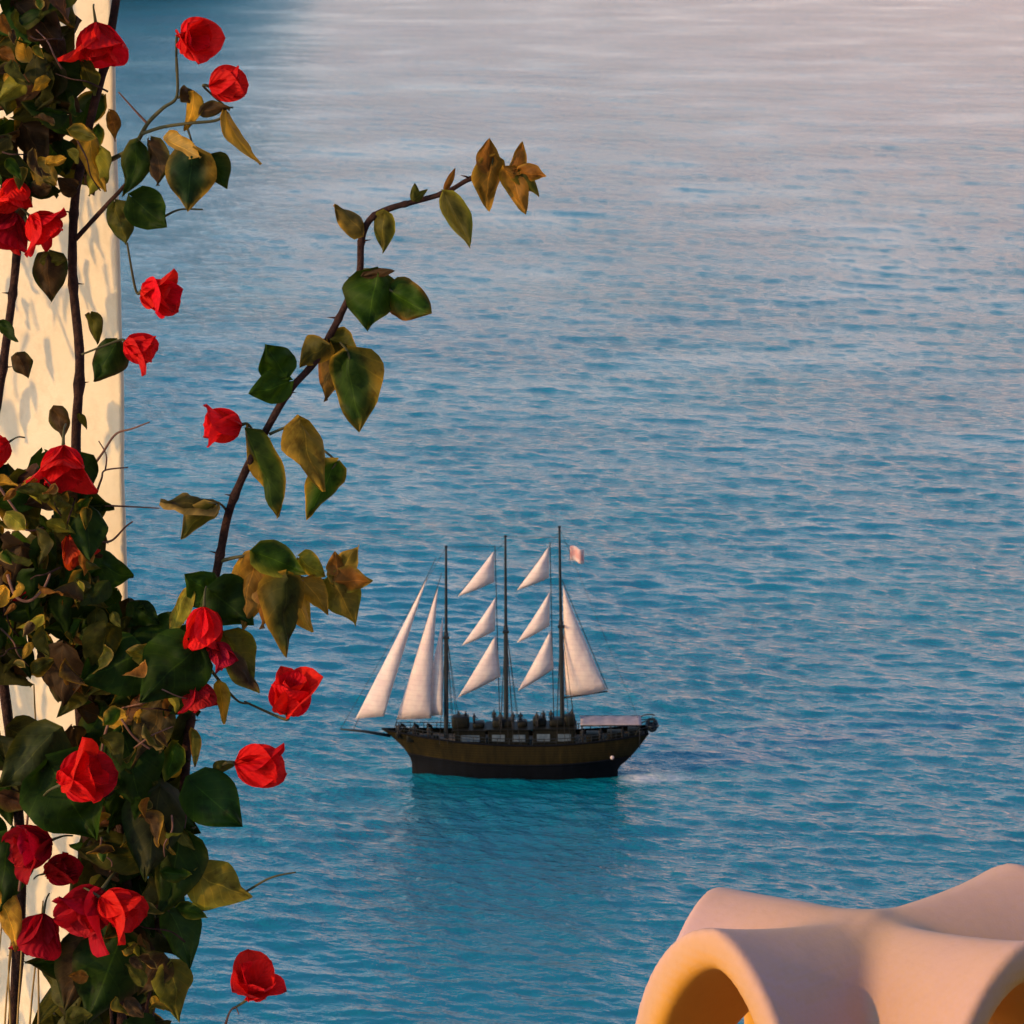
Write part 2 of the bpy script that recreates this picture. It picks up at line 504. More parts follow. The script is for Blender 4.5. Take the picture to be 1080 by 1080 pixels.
def water_mat():
    m, N, L, B = new_mat('sea_water')
    geo = N.new('ShaderNodeNewGeometry')
    pos = geo.outputs['Position']
    # teal body of the water, slightly varied in large drifts
    nb = noise_node(N, 0.012, 3, 0.5, pos, L)
    body = ramp(N, L, nb.outputs['Fac'], [(0.3, (0.0, 0.122, 0.168)), (0.7, (0.0, 0.155, 0.188))])
    # churned foam trailing from the stern
    mp = N.new('ShaderNodeVectorMath'); mp.operation = 'SUBTRACT'
    mp.inputs[1].default_value = (STERN_X, SHIP_Y - 1.5, 0)
    L.new(pos, mp.inputs[0])
    sp = N.new('ShaderNodeSeparateXYZ'); L.new(mp.outputs[0], sp.inputs[0])
    fx = N.new('ShaderNodeMapRange'); fx.inputs['From Min'].default_value = 0.0; fx.inputs['From Max'].default_value = 17.0
    fx.inputs['To Min'].default_value = 1.0; fx.inputs['To Max'].default_value = 0.0
    L.new(sp.outputs['X'], fx.inputs['Value'])
    st = N.new('ShaderNodeMapRange'); st.inputs['From Min'].default_value = -4.0; st.inputs['From Max'].default_value = 1.0
    L.new(sp.outputs['X'], st.inputs['Value'])
    ay = N.new('ShaderNodeMath'); ay.operation = 'ABSOLUTE'; L.new(sp.outputs['Y'], ay.inputs[0])
    fy = N.new('ShaderNodeMapRange'); fy.inputs['From Min'].default_value = 0.6; fy.inputs['From Max'].default_value = 4.2
    fy.inputs['To Min'].default_value = 1.0; fy.inputs['To Max'].default_value = 0.0
    L.new(ay.outputs[0], fy.inputs['Value'])
    m1 = N.new('ShaderNodeMath'); m1.operation = 'MULTIPLY'; L.new(fx.outputs[0], m1.inputs[0]); L.new(fy.outputs[0], m1.inputs[1])
    m2 = N.new('ShaderNodeMath'); m2.operation = 'MULTIPLY'; L.new(m1.outputs[0], m2.inputs[0]); L.new(st.outputs[0], m2.inputs[1])
    nf = noise_node(N, 0.75, 6, 0.75, pos, L)
    ad = N.new('ShaderNodeMath'); ad.operation = 'ADD'; L.new(m2.outputs[0], ad.inputs[0]); L.new(nf.outputs['Fac'], ad.inputs[1])
    fm = N.new('ShaderNodeMapRange'); fm.inputs['From Min'].default_value = 1.0; fm.inputs['From Max'].default_value = 1.5
    L.new(ad.outputs[0], fm.inputs['Value'])
    cm = N.new('ShaderNodeMix'); cm.data_type = 'RGBA'
    L.new(fm.outputs[0], cm.inputs[0]); L.new(body.outputs[0], cm.inputs[6]); cm.inputs[7].default_value = (0.72, 0.68, 0.66, 1)
    L.new(cm.outputs[2], B.inputs['Base Color'])
    rr = N.new('ShaderNodeMapRange'); rr.inputs['To Min'].default_value = 0.12; rr.inputs['To Max'].default_value = 0.8
    L.new(fm.outputs[0], rr.inputs['Value']); L.new(rr.outputs[0], B.inputs['Roughness'])
    B.inputs['IOR'].default_value = 1.6
    # ripples
    vm = N.new('ShaderNodeMapping'); vm.vector_type = 'TEXTURE'; vm.inputs['Rotation'].default_value = (0, 0, R(-24)); vm.inputs['Scale'].default_value = (1.6, 1.0, 1.0)
    L.new(pos, vm.inputs['Vector'])
    n1 = noise_node(N, 0.80, 3, 0.62, vm.outputs[0], L)
    n2 = noise_node(N, 2.6, 3, 0.55, vm.outputs[0], L)
    gust = noise_node(N, 0.018, 3, 0.55, pos, L)
    gr = N.new('ShaderNodeMapRange'); gr.inputs['From Min'].default_value = 0.35; gr.inputs['From Max'].default_value = 0.65
    gr.inputs['To Min'].default_value = 0.30; gr.inputs['To Max'].default_value = 1.0
    L.new(gust.outputs['Fac'], gr.inputs['Value'])
    b1 = N.new('ShaderNodeBump'); b1.inputs['Distance'].default_value = 0.62
    b2 = N.new('ShaderNodeBump'); b2.inputs['Distance'].default_value = 0.13
    L.new(gr.outputs[0], b1.inputs['Strength']); L.new(gr.outputs[0], b2.inputs['Strength'])
    L.new(n1.outputs['Fac'], b1.inputs['Height']); L.new(n2.outputs['Fac'], b2.inputs['Height'])
    L.new(b1.outputs[0], b2.inputs['Normal'])
    L.new(b2.outputs[0], B.inputs['Normal'])
    return m


M['sail'] = sail_mat()
M['flag'] = flag_mat()
M['leaf'] = leaf_mat()
M['bract'] = bract_mat()
M['water'] = water_mat()


# ------------------------------------------------------------------ sea
def build_water():
    # polar grid round the foot of the cliff, finer where nearer, out to the horizon
    rows, r = [], 262.0
    while r < 2300:
        rows.append(r); r += max(0.26, 1.15 * r * r / (CAM_H * FPX))
    while r < 50000:
        rows.append(r); r *= 1.06
    rr = np.array(rows)
    inner = np.radians(np.linspace(-11, 11, 900))
    left = np.radians(np.linspace(-85, -11.05, 240)); right = np.radians(np.linspace(11.05, 85, 240))
    th = np.concatenate([left, inner, right])
    # near water under the cliff: a few coarse rings first
    near = np.linspace(60, 261, 60)
    rr = np.concatenate([near, rr])
    Rg, Tg = np.meshgrid(rr, th, indexing='ij')
    X = Rg * np.sin(Tg); Y = Rg * np.cos(Tg)
    dr = np.gradient(rr)[:, None] * np.ones_like(Tg)
    dth = np.abs(np.gradient(th))[None, :] * Rg
    Z = np.zeros_like(X)
    g = np.random.default_rng(11)
    nW = 84
    lam = np.exp(np.linspace(math.log(1.5), math.log(34), nW))
    patch = 0.75 + 0.5 * np.clip(fnoise(X / 260, Y / 420, 0 * X, 5, 16, 0.6, 3.0) * 2.2, -1, 1)
    for l in lam:
        a = R(-115) + g.normal() * R(30)
        k = 2 * np.pi / l
        kx, ky = k * math.cos(a), k * math.sin(a)
        slope = 0.036 * (1.0 if l < 4 else (4 / l) ** 1.0)
        amp = slope / k
        ph = g.random() * 6.283
        # leave out what the local grid cannot carry
        kr = np.abs(kx * np.sin(Tg) + ky * np.cos(Tg)); kt = np.abs(kx * np.cos(Tg) - ky * np.sin(Tg))
        att = np.clip(1.6 - 0.9 * np.maximum(kr * dr, kt * dth) / 1.6, 0, 1)
        Z += amp * att * np.sin(kx * X + ky * Y + ph)
    Z *= patch
    Z[Rg > 9000] = 0
    ni, nj = X.shape
    V = np.stack([X, Y, Z], -1).reshape(-1, 3).astype(np.float32)
    i, j = np.meshgrid(np.arange(ni - 1), np.arange(nj - 1), indexing='ij')
    q = np.stack([i * nj + j, i * nj + j + 1, (i + 1) * nj + j + 1, (i + 1) * nj + j], -1).reshape(-1, 4)[:, ::-1]
    me = bpy.data.meshes.new('water')
    me.vertices.add(len(V)); me.vertices.foreach_set('co', V.ravel())
    me.loops.add(q.size); me.loops.foreach_set('vertex_index', q.ravel().astype(np.int32))
    me.polygons.add(len(q)); me.polygons.foreach_set('loop_start', np.arange(0, q.size, 4, dtype=np.int32))
    me.polygons.foreach_set('use_smooth', np.ones(len(q), dtype=bool))
    me.update(calc_edges=True)
    me.materials.append(M['water'])
    o = bpy.data.objects.new('water', me); C.objects.link(o)
    tag(o, 'choppy teal sea turning lavender towards the top', 'sea', kind='structure')


build_water()


def build_hill():
    """a low dark headland beyond the far left of the bay, seen mostly through its reflection"""
    nx, ny = 90, 30
    V, F = [], []
    for i in range(nx):
        for j in range(ny):
            s, t = i / (nx - 1), j / (ny - 1)
            x = -1500 + s * 1385
            y = 1885 + t * 700 + 60 * (1 - s)
            ridge = 62 + 70 * (1 - s) ** 0.7
            edge = min(1, (1 - s) / 0.07) ** 0.8
            z = ridge * edge * math.sin(math.pi * min(1, t * 1.15 + 0.02) * 0.87) ** 0.6
            z += (mnoise.fractal(Vector((x, y, 0)) * 0.012, 1.0, 2.0, 5) * 10) * edge * min(1, t * 6)
            if j == 0 or j == ny - 1 or i == nx - 1: z = -3
            V.append((x, y, z))
    for i in range(nx - 1):
        for j in range(ny - 1):
            F.append((i * ny + j, (i + 1) * ny + j, (i + 1) * ny + j + 1, i * ny + j + 1))
    tag(mesh_obj('hill', V, F, M['rock'], smooth=True), 'dark low headland across the bay', 'hill', kind='structure')


build_hill()


def build_terrain():
    """the terrace underfoot, a lower rooftop terrace and the cliff down to the sea, all below the frame"""
    z0 = CAM_H - 1.62
    mb = MB(); mb.box((0, 1.0, z0 - 0.15), (9, 6.9, 0.3), bev=0.02)
    tag(mb.build('terrace', M['paving'], smooth=False), 'paved terrace under the white wall', 'terrace', kind='structure')
    z1 = CAM_H - 3.75
    mb = MB(); mb.box((0.5, 7.2, z1 - 0.2), (10, 5.0, 0.4), bev=0.03)
    tag(mb.build('roof', M['paving'], smooth=False), 'flat lower roof that carries the chimney', 'roof', kind='structure')
    V, F = [], []
    prof = [(-60, 0.5), (4.0, -2.2), (4.55, -4.4), (9.75, -4.45), (10.4, -6.0), (20, -24), (32, -36), (44, -60), (60, -78), (80, -104), (100, -112)]
    xs = np.linspace(-260, 260, 66)
    for x in xs:
        for y, z in prof:
            n = mnoise.fractal(Vector((x * 0.05, y * 0.07, 0.3)), 1.0, 2.0, 4)
            far = 1 if y > 12 else 0
            V.append((x, y + far * n * 5, CAM_H + z + far * n * 1.5 - (0 if y > 9 else 0)))
    n = len(prof)
    for i in range(len(xs) - 1):
        for j in range(n - 1):
            F.append((i * n + j, (i + 1) * n + j, (i + 1) * n + j + 1, i * n + j + 1))
    tag(mesh_obj('cliff', V, F, M['cliff'], smooth=False), 'steep rocky cliff below the terrace', 'cliff', kind='structure')


build_terrain()


# ------------------------------------------------------------------ white wall
WALL_Y = 4.02
corner = at(133, 540, WALL_Y)
t1 = Vector((-0.80, 0.60, 0)); t2 = Vector((-0.19, 0.98, 0)).normalized()
n_wall = Vector((-0.60, -0.80, 0))


def build_wall():
    c = Vector((corner.x, corner.y, 0))
    # plan outline, rounded at the acute near corner
    plan = []
    La, Lb = 1.9, 1.5
    rad = 0.004
    half = math.acos(max(-1, min(1, t1.dot(t2)))) / 2
    bis = (t1 + t2).normalized()
    cen = c + bis * (rad / math.sin(half))
    n2 = Vector((t2.y, -t2.x, 0))
    a0 = math.atan2(n_wall.y, n_wall.x); a1 = math.atan2(n2.y, n2.x)
    while a1 < a0: a1 += 2 * math.pi
    for k in range(31): plan.append(c + t1 * (La + (0.015 - La) * (k / 30) ** 0.8))
    for k in range(9):
        a = a0 + (a1 - a0) * k / 8
        plan.append(cen + Vector((math.cos(a), math.sin(a), 0)) * rad)
    for k in range(9): plan.append(c + t2 * (0.02 + (Lb - 0.02) * k / 8))
    zs = np.linspace(CAM_H - 1.64, CAM_H + 1.2, 240)
    V, F = [], []
    n = len(plan)
    for z in zs:
        for p in plan:
            w = mnoise.fractal(Vector((p.x * 2.2, p.y * 2.2, z * 1.6)), 1.0, 2.0, 4) * 0.006 + mnoise.fractal(Vector((p.x * 9, p.y * 9, z * 11)), 1.0, 2.0, 3) * 0.0022
            d = (p - (c + bis * 0.6)).normalized()
            V.append((p.x + d.x * w, p.y + d.y * w, z))
    for i in range(len(zs) - 1):
        for j in range(n):
            j2 = (j + 1) % n
            F.append((i * n + j, i * n + j2, (i + 1) * n + j2, (i + 1) * n + j))
    F.append(tuple(range(n - 1, -1, -1))); F.append(tuple((len(zs) - 1) * n + k for k in range(n)))
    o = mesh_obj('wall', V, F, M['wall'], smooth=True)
    tag(o, 'sunlit white plaster wall behind the bougainvillea', 'wall', kind='thing')


build_wall()


# ------------------------------------------------------------------ chimney
def build_chimney():
    Yc = 8.0
    s = pxs(Yc, 945)
    top = at(921, 943, Yc)                     # where the two vaults cross
    h = 0.011
    lo = np.array([-0.72, -0.72, -1.55]); hi = np.array([0.72, 0.72, 0.16])
    ax = [np.arange(lo[i], hi[i], h) for i in range(3)]
    X, Y, Z = np.meshgrid(*ax, indexing='ij')
    A = np.array([-0.82, -0.57]); A /= np.linalg.norm(A)
    B = np.array([0.66, -0.75]); B /= np.linalg.norm(B)
    Cc = np.array([-0.86, 0.51])
    wob = fnoise(X, Y, Z, 3, 12, 0.9, 4.0) * 0.014

    def vault(D, Rp, Rn, w, hh, zc, lift, tilt, grow):
        sA = X * D[0] + Y * D[1]; tA = -X * D[1] + Y * D[0]
        u = np.clip(np.abs(sA) / 0.47, 0, 1.2)
        zr = Z - lift * u ** 2 - np.where(sA < 0, tilt, 0) * u ** 1.5      # ridge lifts towards the mouths
        ww = w + grow * u ** 2
        zz = np.maximum(zr - zc, 0) / hh
        tt = np.abs(tA) / (ww + 0.05 * np.clip(zc - zr, 0, 1))
        e = ((tt ** 1.65 + zz ** 2.1) ** 0.5 - 1) * np.minimum(ww, hh) * 0.9
        end = np.maximum(sA - Rp, -sA - Rn)
        r = 0.022
        q = np.sqrt(np.maximum(e + r, 0) ** 2 + np.maximum(end + r, 0) ** 2) + np.minimum(np.maximum(e, end) + r, 0) - r
        return q, e
    oA, _ = vault(A, 0.47, 0.47, 0.282, 0.46, -0.46, 0.070, -0.005, 0.03)
    oB, _ = vault(B, 0.47, 0.0, 0.262, 0.46, -0.46, 0.066, 0, 0.03)
    oC, _ = vault(Cc, 0.43, 0.02, 0.30, 0.46, -0.46, 0.012, 0, 0.03)
    out = smin(smin(oA, oB, 0.02), oC, 0.03)
    # inner tunnels
    _, iA = vault(A, 9, 9, 0.212, 0.40, -0.485, 0.05, -0.005, 0.012)
    _, iB = vault(B, 9, 0.05, 0.206, 0.395, -0.485, 0.05, 0, 0.012)
    iB = np.maximum(iB, -(X * B[0] + Y * B[1]) - 0.1)
    _, iC = vault(Cc, 9, 9, 0.180, 0.385, -0.485, 0.0, 0, 0.012)
    iB = np.minimum(iB, np.maximum(iC, -(X * Cc[0] + Y * Cc[1]) - 0.1))
    hole = smin(iA, iB, 0.03)
    hole = np.maximum(hole, -(Z + 0.95))
    cap = -smin(-out, hole, 0.022)
    # square shaft under the cap
    qx = np.abs(X * 0.78 - Y * 0.62); qy = np.abs(X * 0.62 + Y * 0.78)
    shaft = np.maximum(np.maximum(qx, qy) - 0.40, Z + 0.93)
    F = smin(cap, shaft, 0.05)
    F = np.maximum(F, -(Z + 1.5)) + wob
    F[[0, -1]] = 1; F[:, [0, -1]] = 1; F[:, :, [0, -1]] = 1
    V, Q = surface_nets(F, lo, h)
    # pale peach outside; bounced orange sunlight painted as ochre in the flues and mouths
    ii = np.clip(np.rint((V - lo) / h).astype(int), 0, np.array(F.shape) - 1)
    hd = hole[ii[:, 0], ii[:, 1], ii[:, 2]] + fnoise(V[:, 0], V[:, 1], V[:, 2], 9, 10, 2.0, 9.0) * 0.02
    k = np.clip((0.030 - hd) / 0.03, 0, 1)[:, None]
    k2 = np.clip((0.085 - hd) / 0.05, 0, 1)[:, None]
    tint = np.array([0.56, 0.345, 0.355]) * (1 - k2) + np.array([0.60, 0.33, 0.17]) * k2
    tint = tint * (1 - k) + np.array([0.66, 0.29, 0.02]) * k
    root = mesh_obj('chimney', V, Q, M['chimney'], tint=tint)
    # relax the voxel steps
    md = root.modifiers.new('smooth', 'SMOOTH'); md.factor = 0.5; md.iterations = 2
    root.location = top - Vector((0, 0, 0.060))
    tag(root, 'rounded peach plaster chimney cap with arched openings', 'chimney')


build_chimney()


# ------------------------------------------------------------------ ship
def SL(px, py, dy=0.0):
    """ship-local point on the plane dy from the centre line seen at photo pixel (px, py)"""
    p = at(px, py, SHIP_Y + dy)
    return Vector((p.x - SHIP_X, dy, p.z - SHIP_Z))


SHIP_X = at(533, 800, SHIP_Y).x
ship = empty('sailing_ship', (SHIP_X, SHIP_Y, SHIP_Z))
tag(ship, 'dark three-masted sailing ship with pale triangular sails under way on the open sea', 'ship')


def hull():
    ncol, nrow = 44, 12
    def sheer(s): return 2.75 + 1.25 * (1 - s) ** 3.0 * 1.0 + 1.15 * max(0, s - 0.45) ** 2 / 0.30
    def shape(s, t):
        b = 1 - (1 - min(1, s / (0.42 + 0.1 * t))) ** 2.2
        st = 1 - 0.42 * max(0, (s - 0.6) / 0.4) ** 2.0 - 0.35 * t * max(0, (s - 0.7) / 0.3) ** 1.5
        return max(0.012, b * st)
    V, F, mi = [], [], []
    side = {}
    for sg in (-1, 1):
        ids = []
        for r in range(nrow):
            t = r / (nrow - 1)
            row = []
            for c in range(ncol):
                s = c / (ncol - 1)
                z = sheer(s) * (1 - t) + (-2.0) * t
                zn = max(0, z)
                xb = -10.3 - 3.3 * (zn / 4.0) ** 1.7
                xs = 12.4 + 3.3 * (zn / 3.9) ** 0.75 * (1 if zn > 0 else 0)
                x = xb + (xs - xb) * s
                y = sg * 3.1 * shape(s, t) * (1 - 0.30 * t ** 2.2 + 0.02)
                row.append(len(V)); V.append((x, y, z))
            ids.append(row)
        side[sg] = ids
        for r in range(nrow - 1):
            for c in range(ncol - 1):
                q = (ids[r][c], ids[r + 1][c], ids[r + 1][c + 1], ids[r][c + 1])
                F.append(q if sg < 0 else q[::-1]); mi.append(0 if r < 5 else 1)
    for r in range(nrow - 1):                                     # transom, stem
        F.append((side[-1][r][-1], side[-1][r + 1][-1], side[1][r + 1][-1], side[1][r][-1])); mi.append(0 if r < 5 else 1)
        F.append((side[1][r][0], side[1][r + 1][0], side[-1][r + 1][0], side[-1][r][0])); mi.append(1)
    mesh_obj('hull', V, F, [M['hull_brown'], M['hull_dark']], ship, mat_idx=mi)
    # deck 0.75 m below the rail, a rail cap and a wale along each side
    DV, DF = [], []
    for c in range(ncol):
        a = Vector(V[side[-1][1][c]]); b = Vector(V[side[1][1][c]])
        z = a.z
        for k in range(5):
            t = k / 4
            p = a.lerp(b, t); DV.append((p.x, p.y * 0.985, z + 0.12 * math.sin(math.pi * t)))
    for c in range(ncol - 1):
        for k in range(4):
            DF.append((c * 5 + k, (c + 1) * 5 + k, (c + 1) * 5 + k + 1, c * 5 + k + 1))
    mesh_obj('deck', DV, DF, M['deck'], ship)
    for sg in (-1, 1):
        mb = MB(); mb.tube([Vector(V[i]) + Vector((0, 0, 0.04)) for i in side[sg][0]], 0.11, 6)
        mb.build('rail_cap', M['hull_dark'], ship)
        mb = MB(); mb.tube([Vector(V[i]) * 1.0 + Vector((0, sg * 0.03, 0)) for i in side[sg][5]], 0.10, 6)
        mb.build('wale', M['hull_dark'], ship)
        # open railing above the bulwark
        mb = MB()
        top = [Vector(V[i]) + Vector((0, -sg * 0.06, 0.75)) for i in side[sg][0]]
        mid = [Vector(V[i]) + Vector((0, -sg * 0.06, 0.42)) for i in side[sg][0]]
        mb.tube(top[2:], 0.05, 5); mb.tube(mid[2:], 0.03, 5)
        for c in range(2, ncol, 2):
            mb.tube([Vector(V[side[sg][0][c]]) + Vector((0, -sg * 0.06, 0)), top[c]], 0.045, 5)
        mb.build('railing', M['spar'], ship)
    return V, side, sheer


HV, HS, SHEER = hull()
DECK_Z = lambda s: HV[HS[-1][1][int(s * 43)]][2]

masts = [((470.6, 771), (470.4, 577)), ((534, 771), (533, 566)), ((593.5, 771), (590, 556))]
for b, t in masts:
    pb, pt = SL(*b), SL(*t)
    pb.z = 2.0
    mb = MB()
    pts, rad = spline([pb, pb.lerp(pt, 0.55), pb.lerp(pt, 0.56), pt], [0.27, 0.235, 0.18, 0.12], 5)
    mb.tube(pts, rad, 10)
    mst = mb.build('mast', M['spar'], ship)
    mb = MB(); c = pb.lerp(pt, 0.56)                              # crosstrees
    mb.box(c, (0.5, 1.9, 0.10)); mb.box(c + Vector((0, 0, -0.25)), (0.7, 0.5, 0.22), bev=0.03)
    mb.build('crosstree', M['spar'], mst, smooth=False)
    mb = MB(); mb.box(pt + Vector((0, 0, 0.05)), (0.34, 0.34, 0.22), bev=0.08)
    mb.build('truck', M['spar'], mst)

# bowsprit and booms
mb = MB(); mb.tube([SL(412, 776) + Vector((0, 0, 0)), SL(385, 771.5), SL(359, 769)], [0.2, 0.16, 0.09], 8); mb.build('bowsprit', M['spar'], ship)
mb = MB(); mb.tube([SL(594, 736), SL(641, 729)], [0.11, 0.08], 8); mb.build('boom', M['spar'], ship)


def sail(name, corners, belly=0.5, yaw=(0, 0, 0), hollow=(0, 0, 0), n=14):
    """a triangular sail between three pixel corners; yaw = how far each corner swings off the centre line"""
    P = [SL(c[0], c[1], yw) for c, yw in zip(corners, yaw)]
    idx, V, F = {}, [], []
    cen = (P[0] + P[1] + P[2]) / 3
    for i in range(n + 1):
        for j in range(n + 1 - i):
            a, b = i / n, j / n; c = 1 - a - b
            p = P[0] * a + P[1] * b + P[2] * c
            # hollow or rounded edges 0-1, 1-2, 2-0, fading inwards
            for (u, v, wgt, e, f) in ((a, b, c, 0, 1), (b, c, a, 1, 2), (c, a, b, 2, 0)):
                hh = hollow[e]
                if hh:
                    k = 4 * u * v * (1 - wgt)
                    p = p + (cen - (P[e] + P[f]) / 2).normalized() * hh * k
            p.y += -belly * 27 * a * b * c * 1.1 - 0.10 * math.sin(9 * a + 5 * b) * max(0.0, a * b * c * 27) ** 0.5 - belly * 0.5 * (a * b + b * c + c * a)
            idx[(i, j)] = len(V); V.append(p)
    for i in range(n):
        for j in range(n - i):
            F.append((idx[(i, j)], idx[(i + 1, j)], idx[(i, j + 1)]))
            if i + j < n - 1:
                F.append((idx[(i + 1, j)], idx[(i + 1, j + 1)], idx[(i, j + 1)]))
    o = mesh_obj(name, V, F, M['sail'], ship)
    md = o.modifiers.new('thickness', 'SOLIDIFY'); md.thickness = 0.03
    return o


# head, tack, clew as seen in the photograph
sail('jib', ((451, 608), (375, 758), (405, 755.5)), 0.5, (0, 0, -1.0), (0, 0, 0.3))
sail('jib', ((462, 618), (418, 759), (455, 757.5)), 0.6, (0, 0, -0.8), (0.0, 0, 0.3))
sail('staysail', ((467, 650), (444, 756), (467, 754)), 0.4, (0.3, 0.5, -0.5), (0.1, 0, 0))
for cs in (((521, 581), (483, 629), (521.5, 613.5)), ((523, 629.5), (487, 681), (522, 665)), ((523, 669), (483, 735.5), (528, 713.5)),
           ((579, 576), (545, 622.5), (579, 609)), ((580, 624), (545, 678), (579.5, 660)), ((581, 664), (546, 729), (584, 705.5))):
    sail('staysail', cs, 0.55, (0, -0.5, -0.3), (0.02, -0.12, 0))
sail('mizzen_sail', ((593.5, 617), (596, 733), (640, 727)), 0.6, (0, 0, -0.9), (0, -0.25, 0.15))


def stay(a, b, r=0.035):
    mb = MB(); mb.tube([a, a.lerp(b, 0.5), b], r, 5); mb.build('stay', M['rope'], ship)


m1b, m1t = SL(470.6, 771), SL(470.4, 577)
m2b, m2t = SL(534, 771), SL(533, 566)
m3b, m3t = SL(593.5, 771), SL(590, 556)
stay(SL(460, 588), SL(372, 771)); stay(SL(466, 604), SL(416, 768)); stay(m1t, SL(359, 769), 0.025)
stay(m1t, m2t.lerp(m2b, 0.05), 0.02); stay(m2t, m3t.lerp(m3b, 0.05), 0.02)
stay(SL(522, 576), SL(527, 760), 0.05); stay(SL(580, 572), SL(584, 757), 0.05)
stay(m2t.lerp(m2b, 0.02), SL(481, 630), 0.02); stay(m3t.lerp(m3b, 0.02), SL(544, 624), 0.02)
stay(m3t, SL(676, 765), 0.02); stay(SL(593, 612), SL(641, 727), 0.045)
for b, t in ((m1b, m1t), (m2b, m2t), (m3b, m3t)):
    for sg in (-1, 1):
        for dx in (-0.7, 0.2, 0.8, 1.5):
            e = Vector((b.x + dx, sg * 2.75, 3.0)); stay(b.lerp(t, 0.56), e, 0.03)

# flag streaming from the mizzen top
fa = SL(601, 576); V, F = [], []
for i in range(13):
    for j in range(7):
        u, v = i / 12, j / 6
        V.append(fa + Vector((u * 1.55, 0.28 * math.sin(u * 7) * u - 0.3 * u, -v * 1.6 - 0.25 * u + 0.12 * math.sin(u * 6))))
for i in range(12):
    for j in range(6):
        F.append((i * 7 + j, i * 7 + j + 1, (i + 1) * 7 + j + 1, (i + 1) * 7 + j))
o = mesh_obj('flag', V, F, M['flag'], ship); md = o.modifiers.new('thickness', 'SOLIDIFY'); md.thickness = 0.02
stay(SL(592, 570), SL(601, 576), 0.02); stay(SL(601, 576), SL(601, 596), 0.02)


def deckhouse(px0, px1, z0, z1, w, mats, nwin):
    x0, x1 = SL(px0, 780).x, SL(px1, 780).x
    mb = MB(); mb.box(((x0 + x1) / 2, 0, (z0 + z1) / 2), (x1 - x0, w, z1 - z0), bev=0.06)
    h = mb.build('deckhouse', mats, ship, smooth=False)
    mb = MB(); mb.box(((x0 + x1) / 2, 0, z1 + 0.06), (x1 - x0 + 0.5, w + 0.5, 0.11), bev=0.03)
    mb.build('roof', M['cabin'], h, smooth=False)
    for k in range(nwin):
        x = x0 + (x1 - x0) * (k + 0.5) / nwin
        for sg in (-1, 1):
            mb = MB(); mb.box((x, sg * (w / 2 + 0.012), z0 + (z1 - z0) * 0.62), ((x1 - x0) / nwin * 0.62, 0.03, (z1 - z0) * 0.32), bev=0.01)
            mb.build('window', M['cabin_white'], h, smooth=False)


deckhouse(480, 512, 1.9, 4.2, 3.0, M['cabin'], 1)
deckhouse(515, 558, 1.9, 4.3, 3.2, M['cabin'], 2)
deckhouse(562, 606, 1.9, 4.4, 3.2, M['cabin'], 2)
# dark covered bundles lashed on the deckhouse roofs
for px, zz, s_ in ((486, 4.9, (1.9, 1.7, 1.3)), (505, 4.6, (1.3, 1.6, 0.6)), (530, 4.8, (2.2, 1.8, 0.9)), (551, 4.7, (1.1, 1.5, 0.7)), (569, 4.95, (1.5, 1.6, 0.9)), (587, 4.9, (1.6, 1.8, 0.8)), (601, 5.1, (1.2, 1.5, 1.2))):
    mb = MB(); mb.box((SL(px, 780).x, -0.1, zz), s_, bev=0.22, rot=Matrix.Rotation(random.uniform(-0.1, 0.1), 4, 'Y')); mb.build('covered_bundle', M['cabin'], ship)
# bow gear: windlass, ventilators, lockers
for px, zz, s_ in ((420, 3.5, (0.5, 1.1, 0.7)), (433, 3.2, (0.8, 1.6, 0.8)), (449, 3.0, (1.2, 1.2, 0.7)), (460, 2.9, (0.6, 0.7, 1.1))):
    mb = MB(); mb.box((SL(px, 780).x, -0.4, zz), s_, bev=0.12); mb.build('deck_locker', M['cabin'], ship)
for px in (427, 441, 455):
    x = SL(px, 780).x
    mb = MB(); pts, rad = spline([(x, 0.5, 2.2), (x, 0.5, 3.9), (x - 0.12, 0.45, 4.25), (x - 0.5, 0.4, 4.35)], [0.14, 0.14, 0.18, 0.27], 5)
    mb.tube(pts, rad, 10); mb.build('ventilator', M['cabin'], ship)
# pale awning over the after deck on six posts
ax0, ax1 = SL(612, 760).x, SL(676, 760).x
V, F = [], []
for i in range(17):
    for j in range(9):
        u, v = i / 16, j / 8
        V.append((ax0 + (ax1 - ax0) * u, (v - 0.5) * 4.2, 5.0 + 0.32 * math.sin(math.pi * v) - 0.07 * math.sin(math.pi * 4 * u) ** 2))
for i in range(16):
    for j in range(8):
        F.append((i * 9 + j, (i + 1) * 9 + j, (i + 1) * 9 + j + 1, i * 9 + j + 1))
aw = mesh_obj('awning', V, F, M['awning'], ship); md = aw.modifiers.new('thickness', 'SOLIDIFY'); md.thickness = 0.04
mb = MB(); mb.tube([(ax0, -2.1, 4.93), (ax1, -2.1, 4.93)], 0.09, 6); mb.tube([(ax0, 2.1, 4.93), (ax1, 2.1, 4.93)], 0.09, 6); mb.build('awning_frame', M['spar'], aw)
for u in (0.03, 0.5, 0.97):
    for sg in (-1, 1):
        mb = MB(); x = ax0 + (ax1 - ax0) * u; mb.tube([(x, sg * 2.1, 2.4), (x, sg * 2.1, 4.95)], 0.05, 6); mb.build('awning_post', M['spar'], aw)
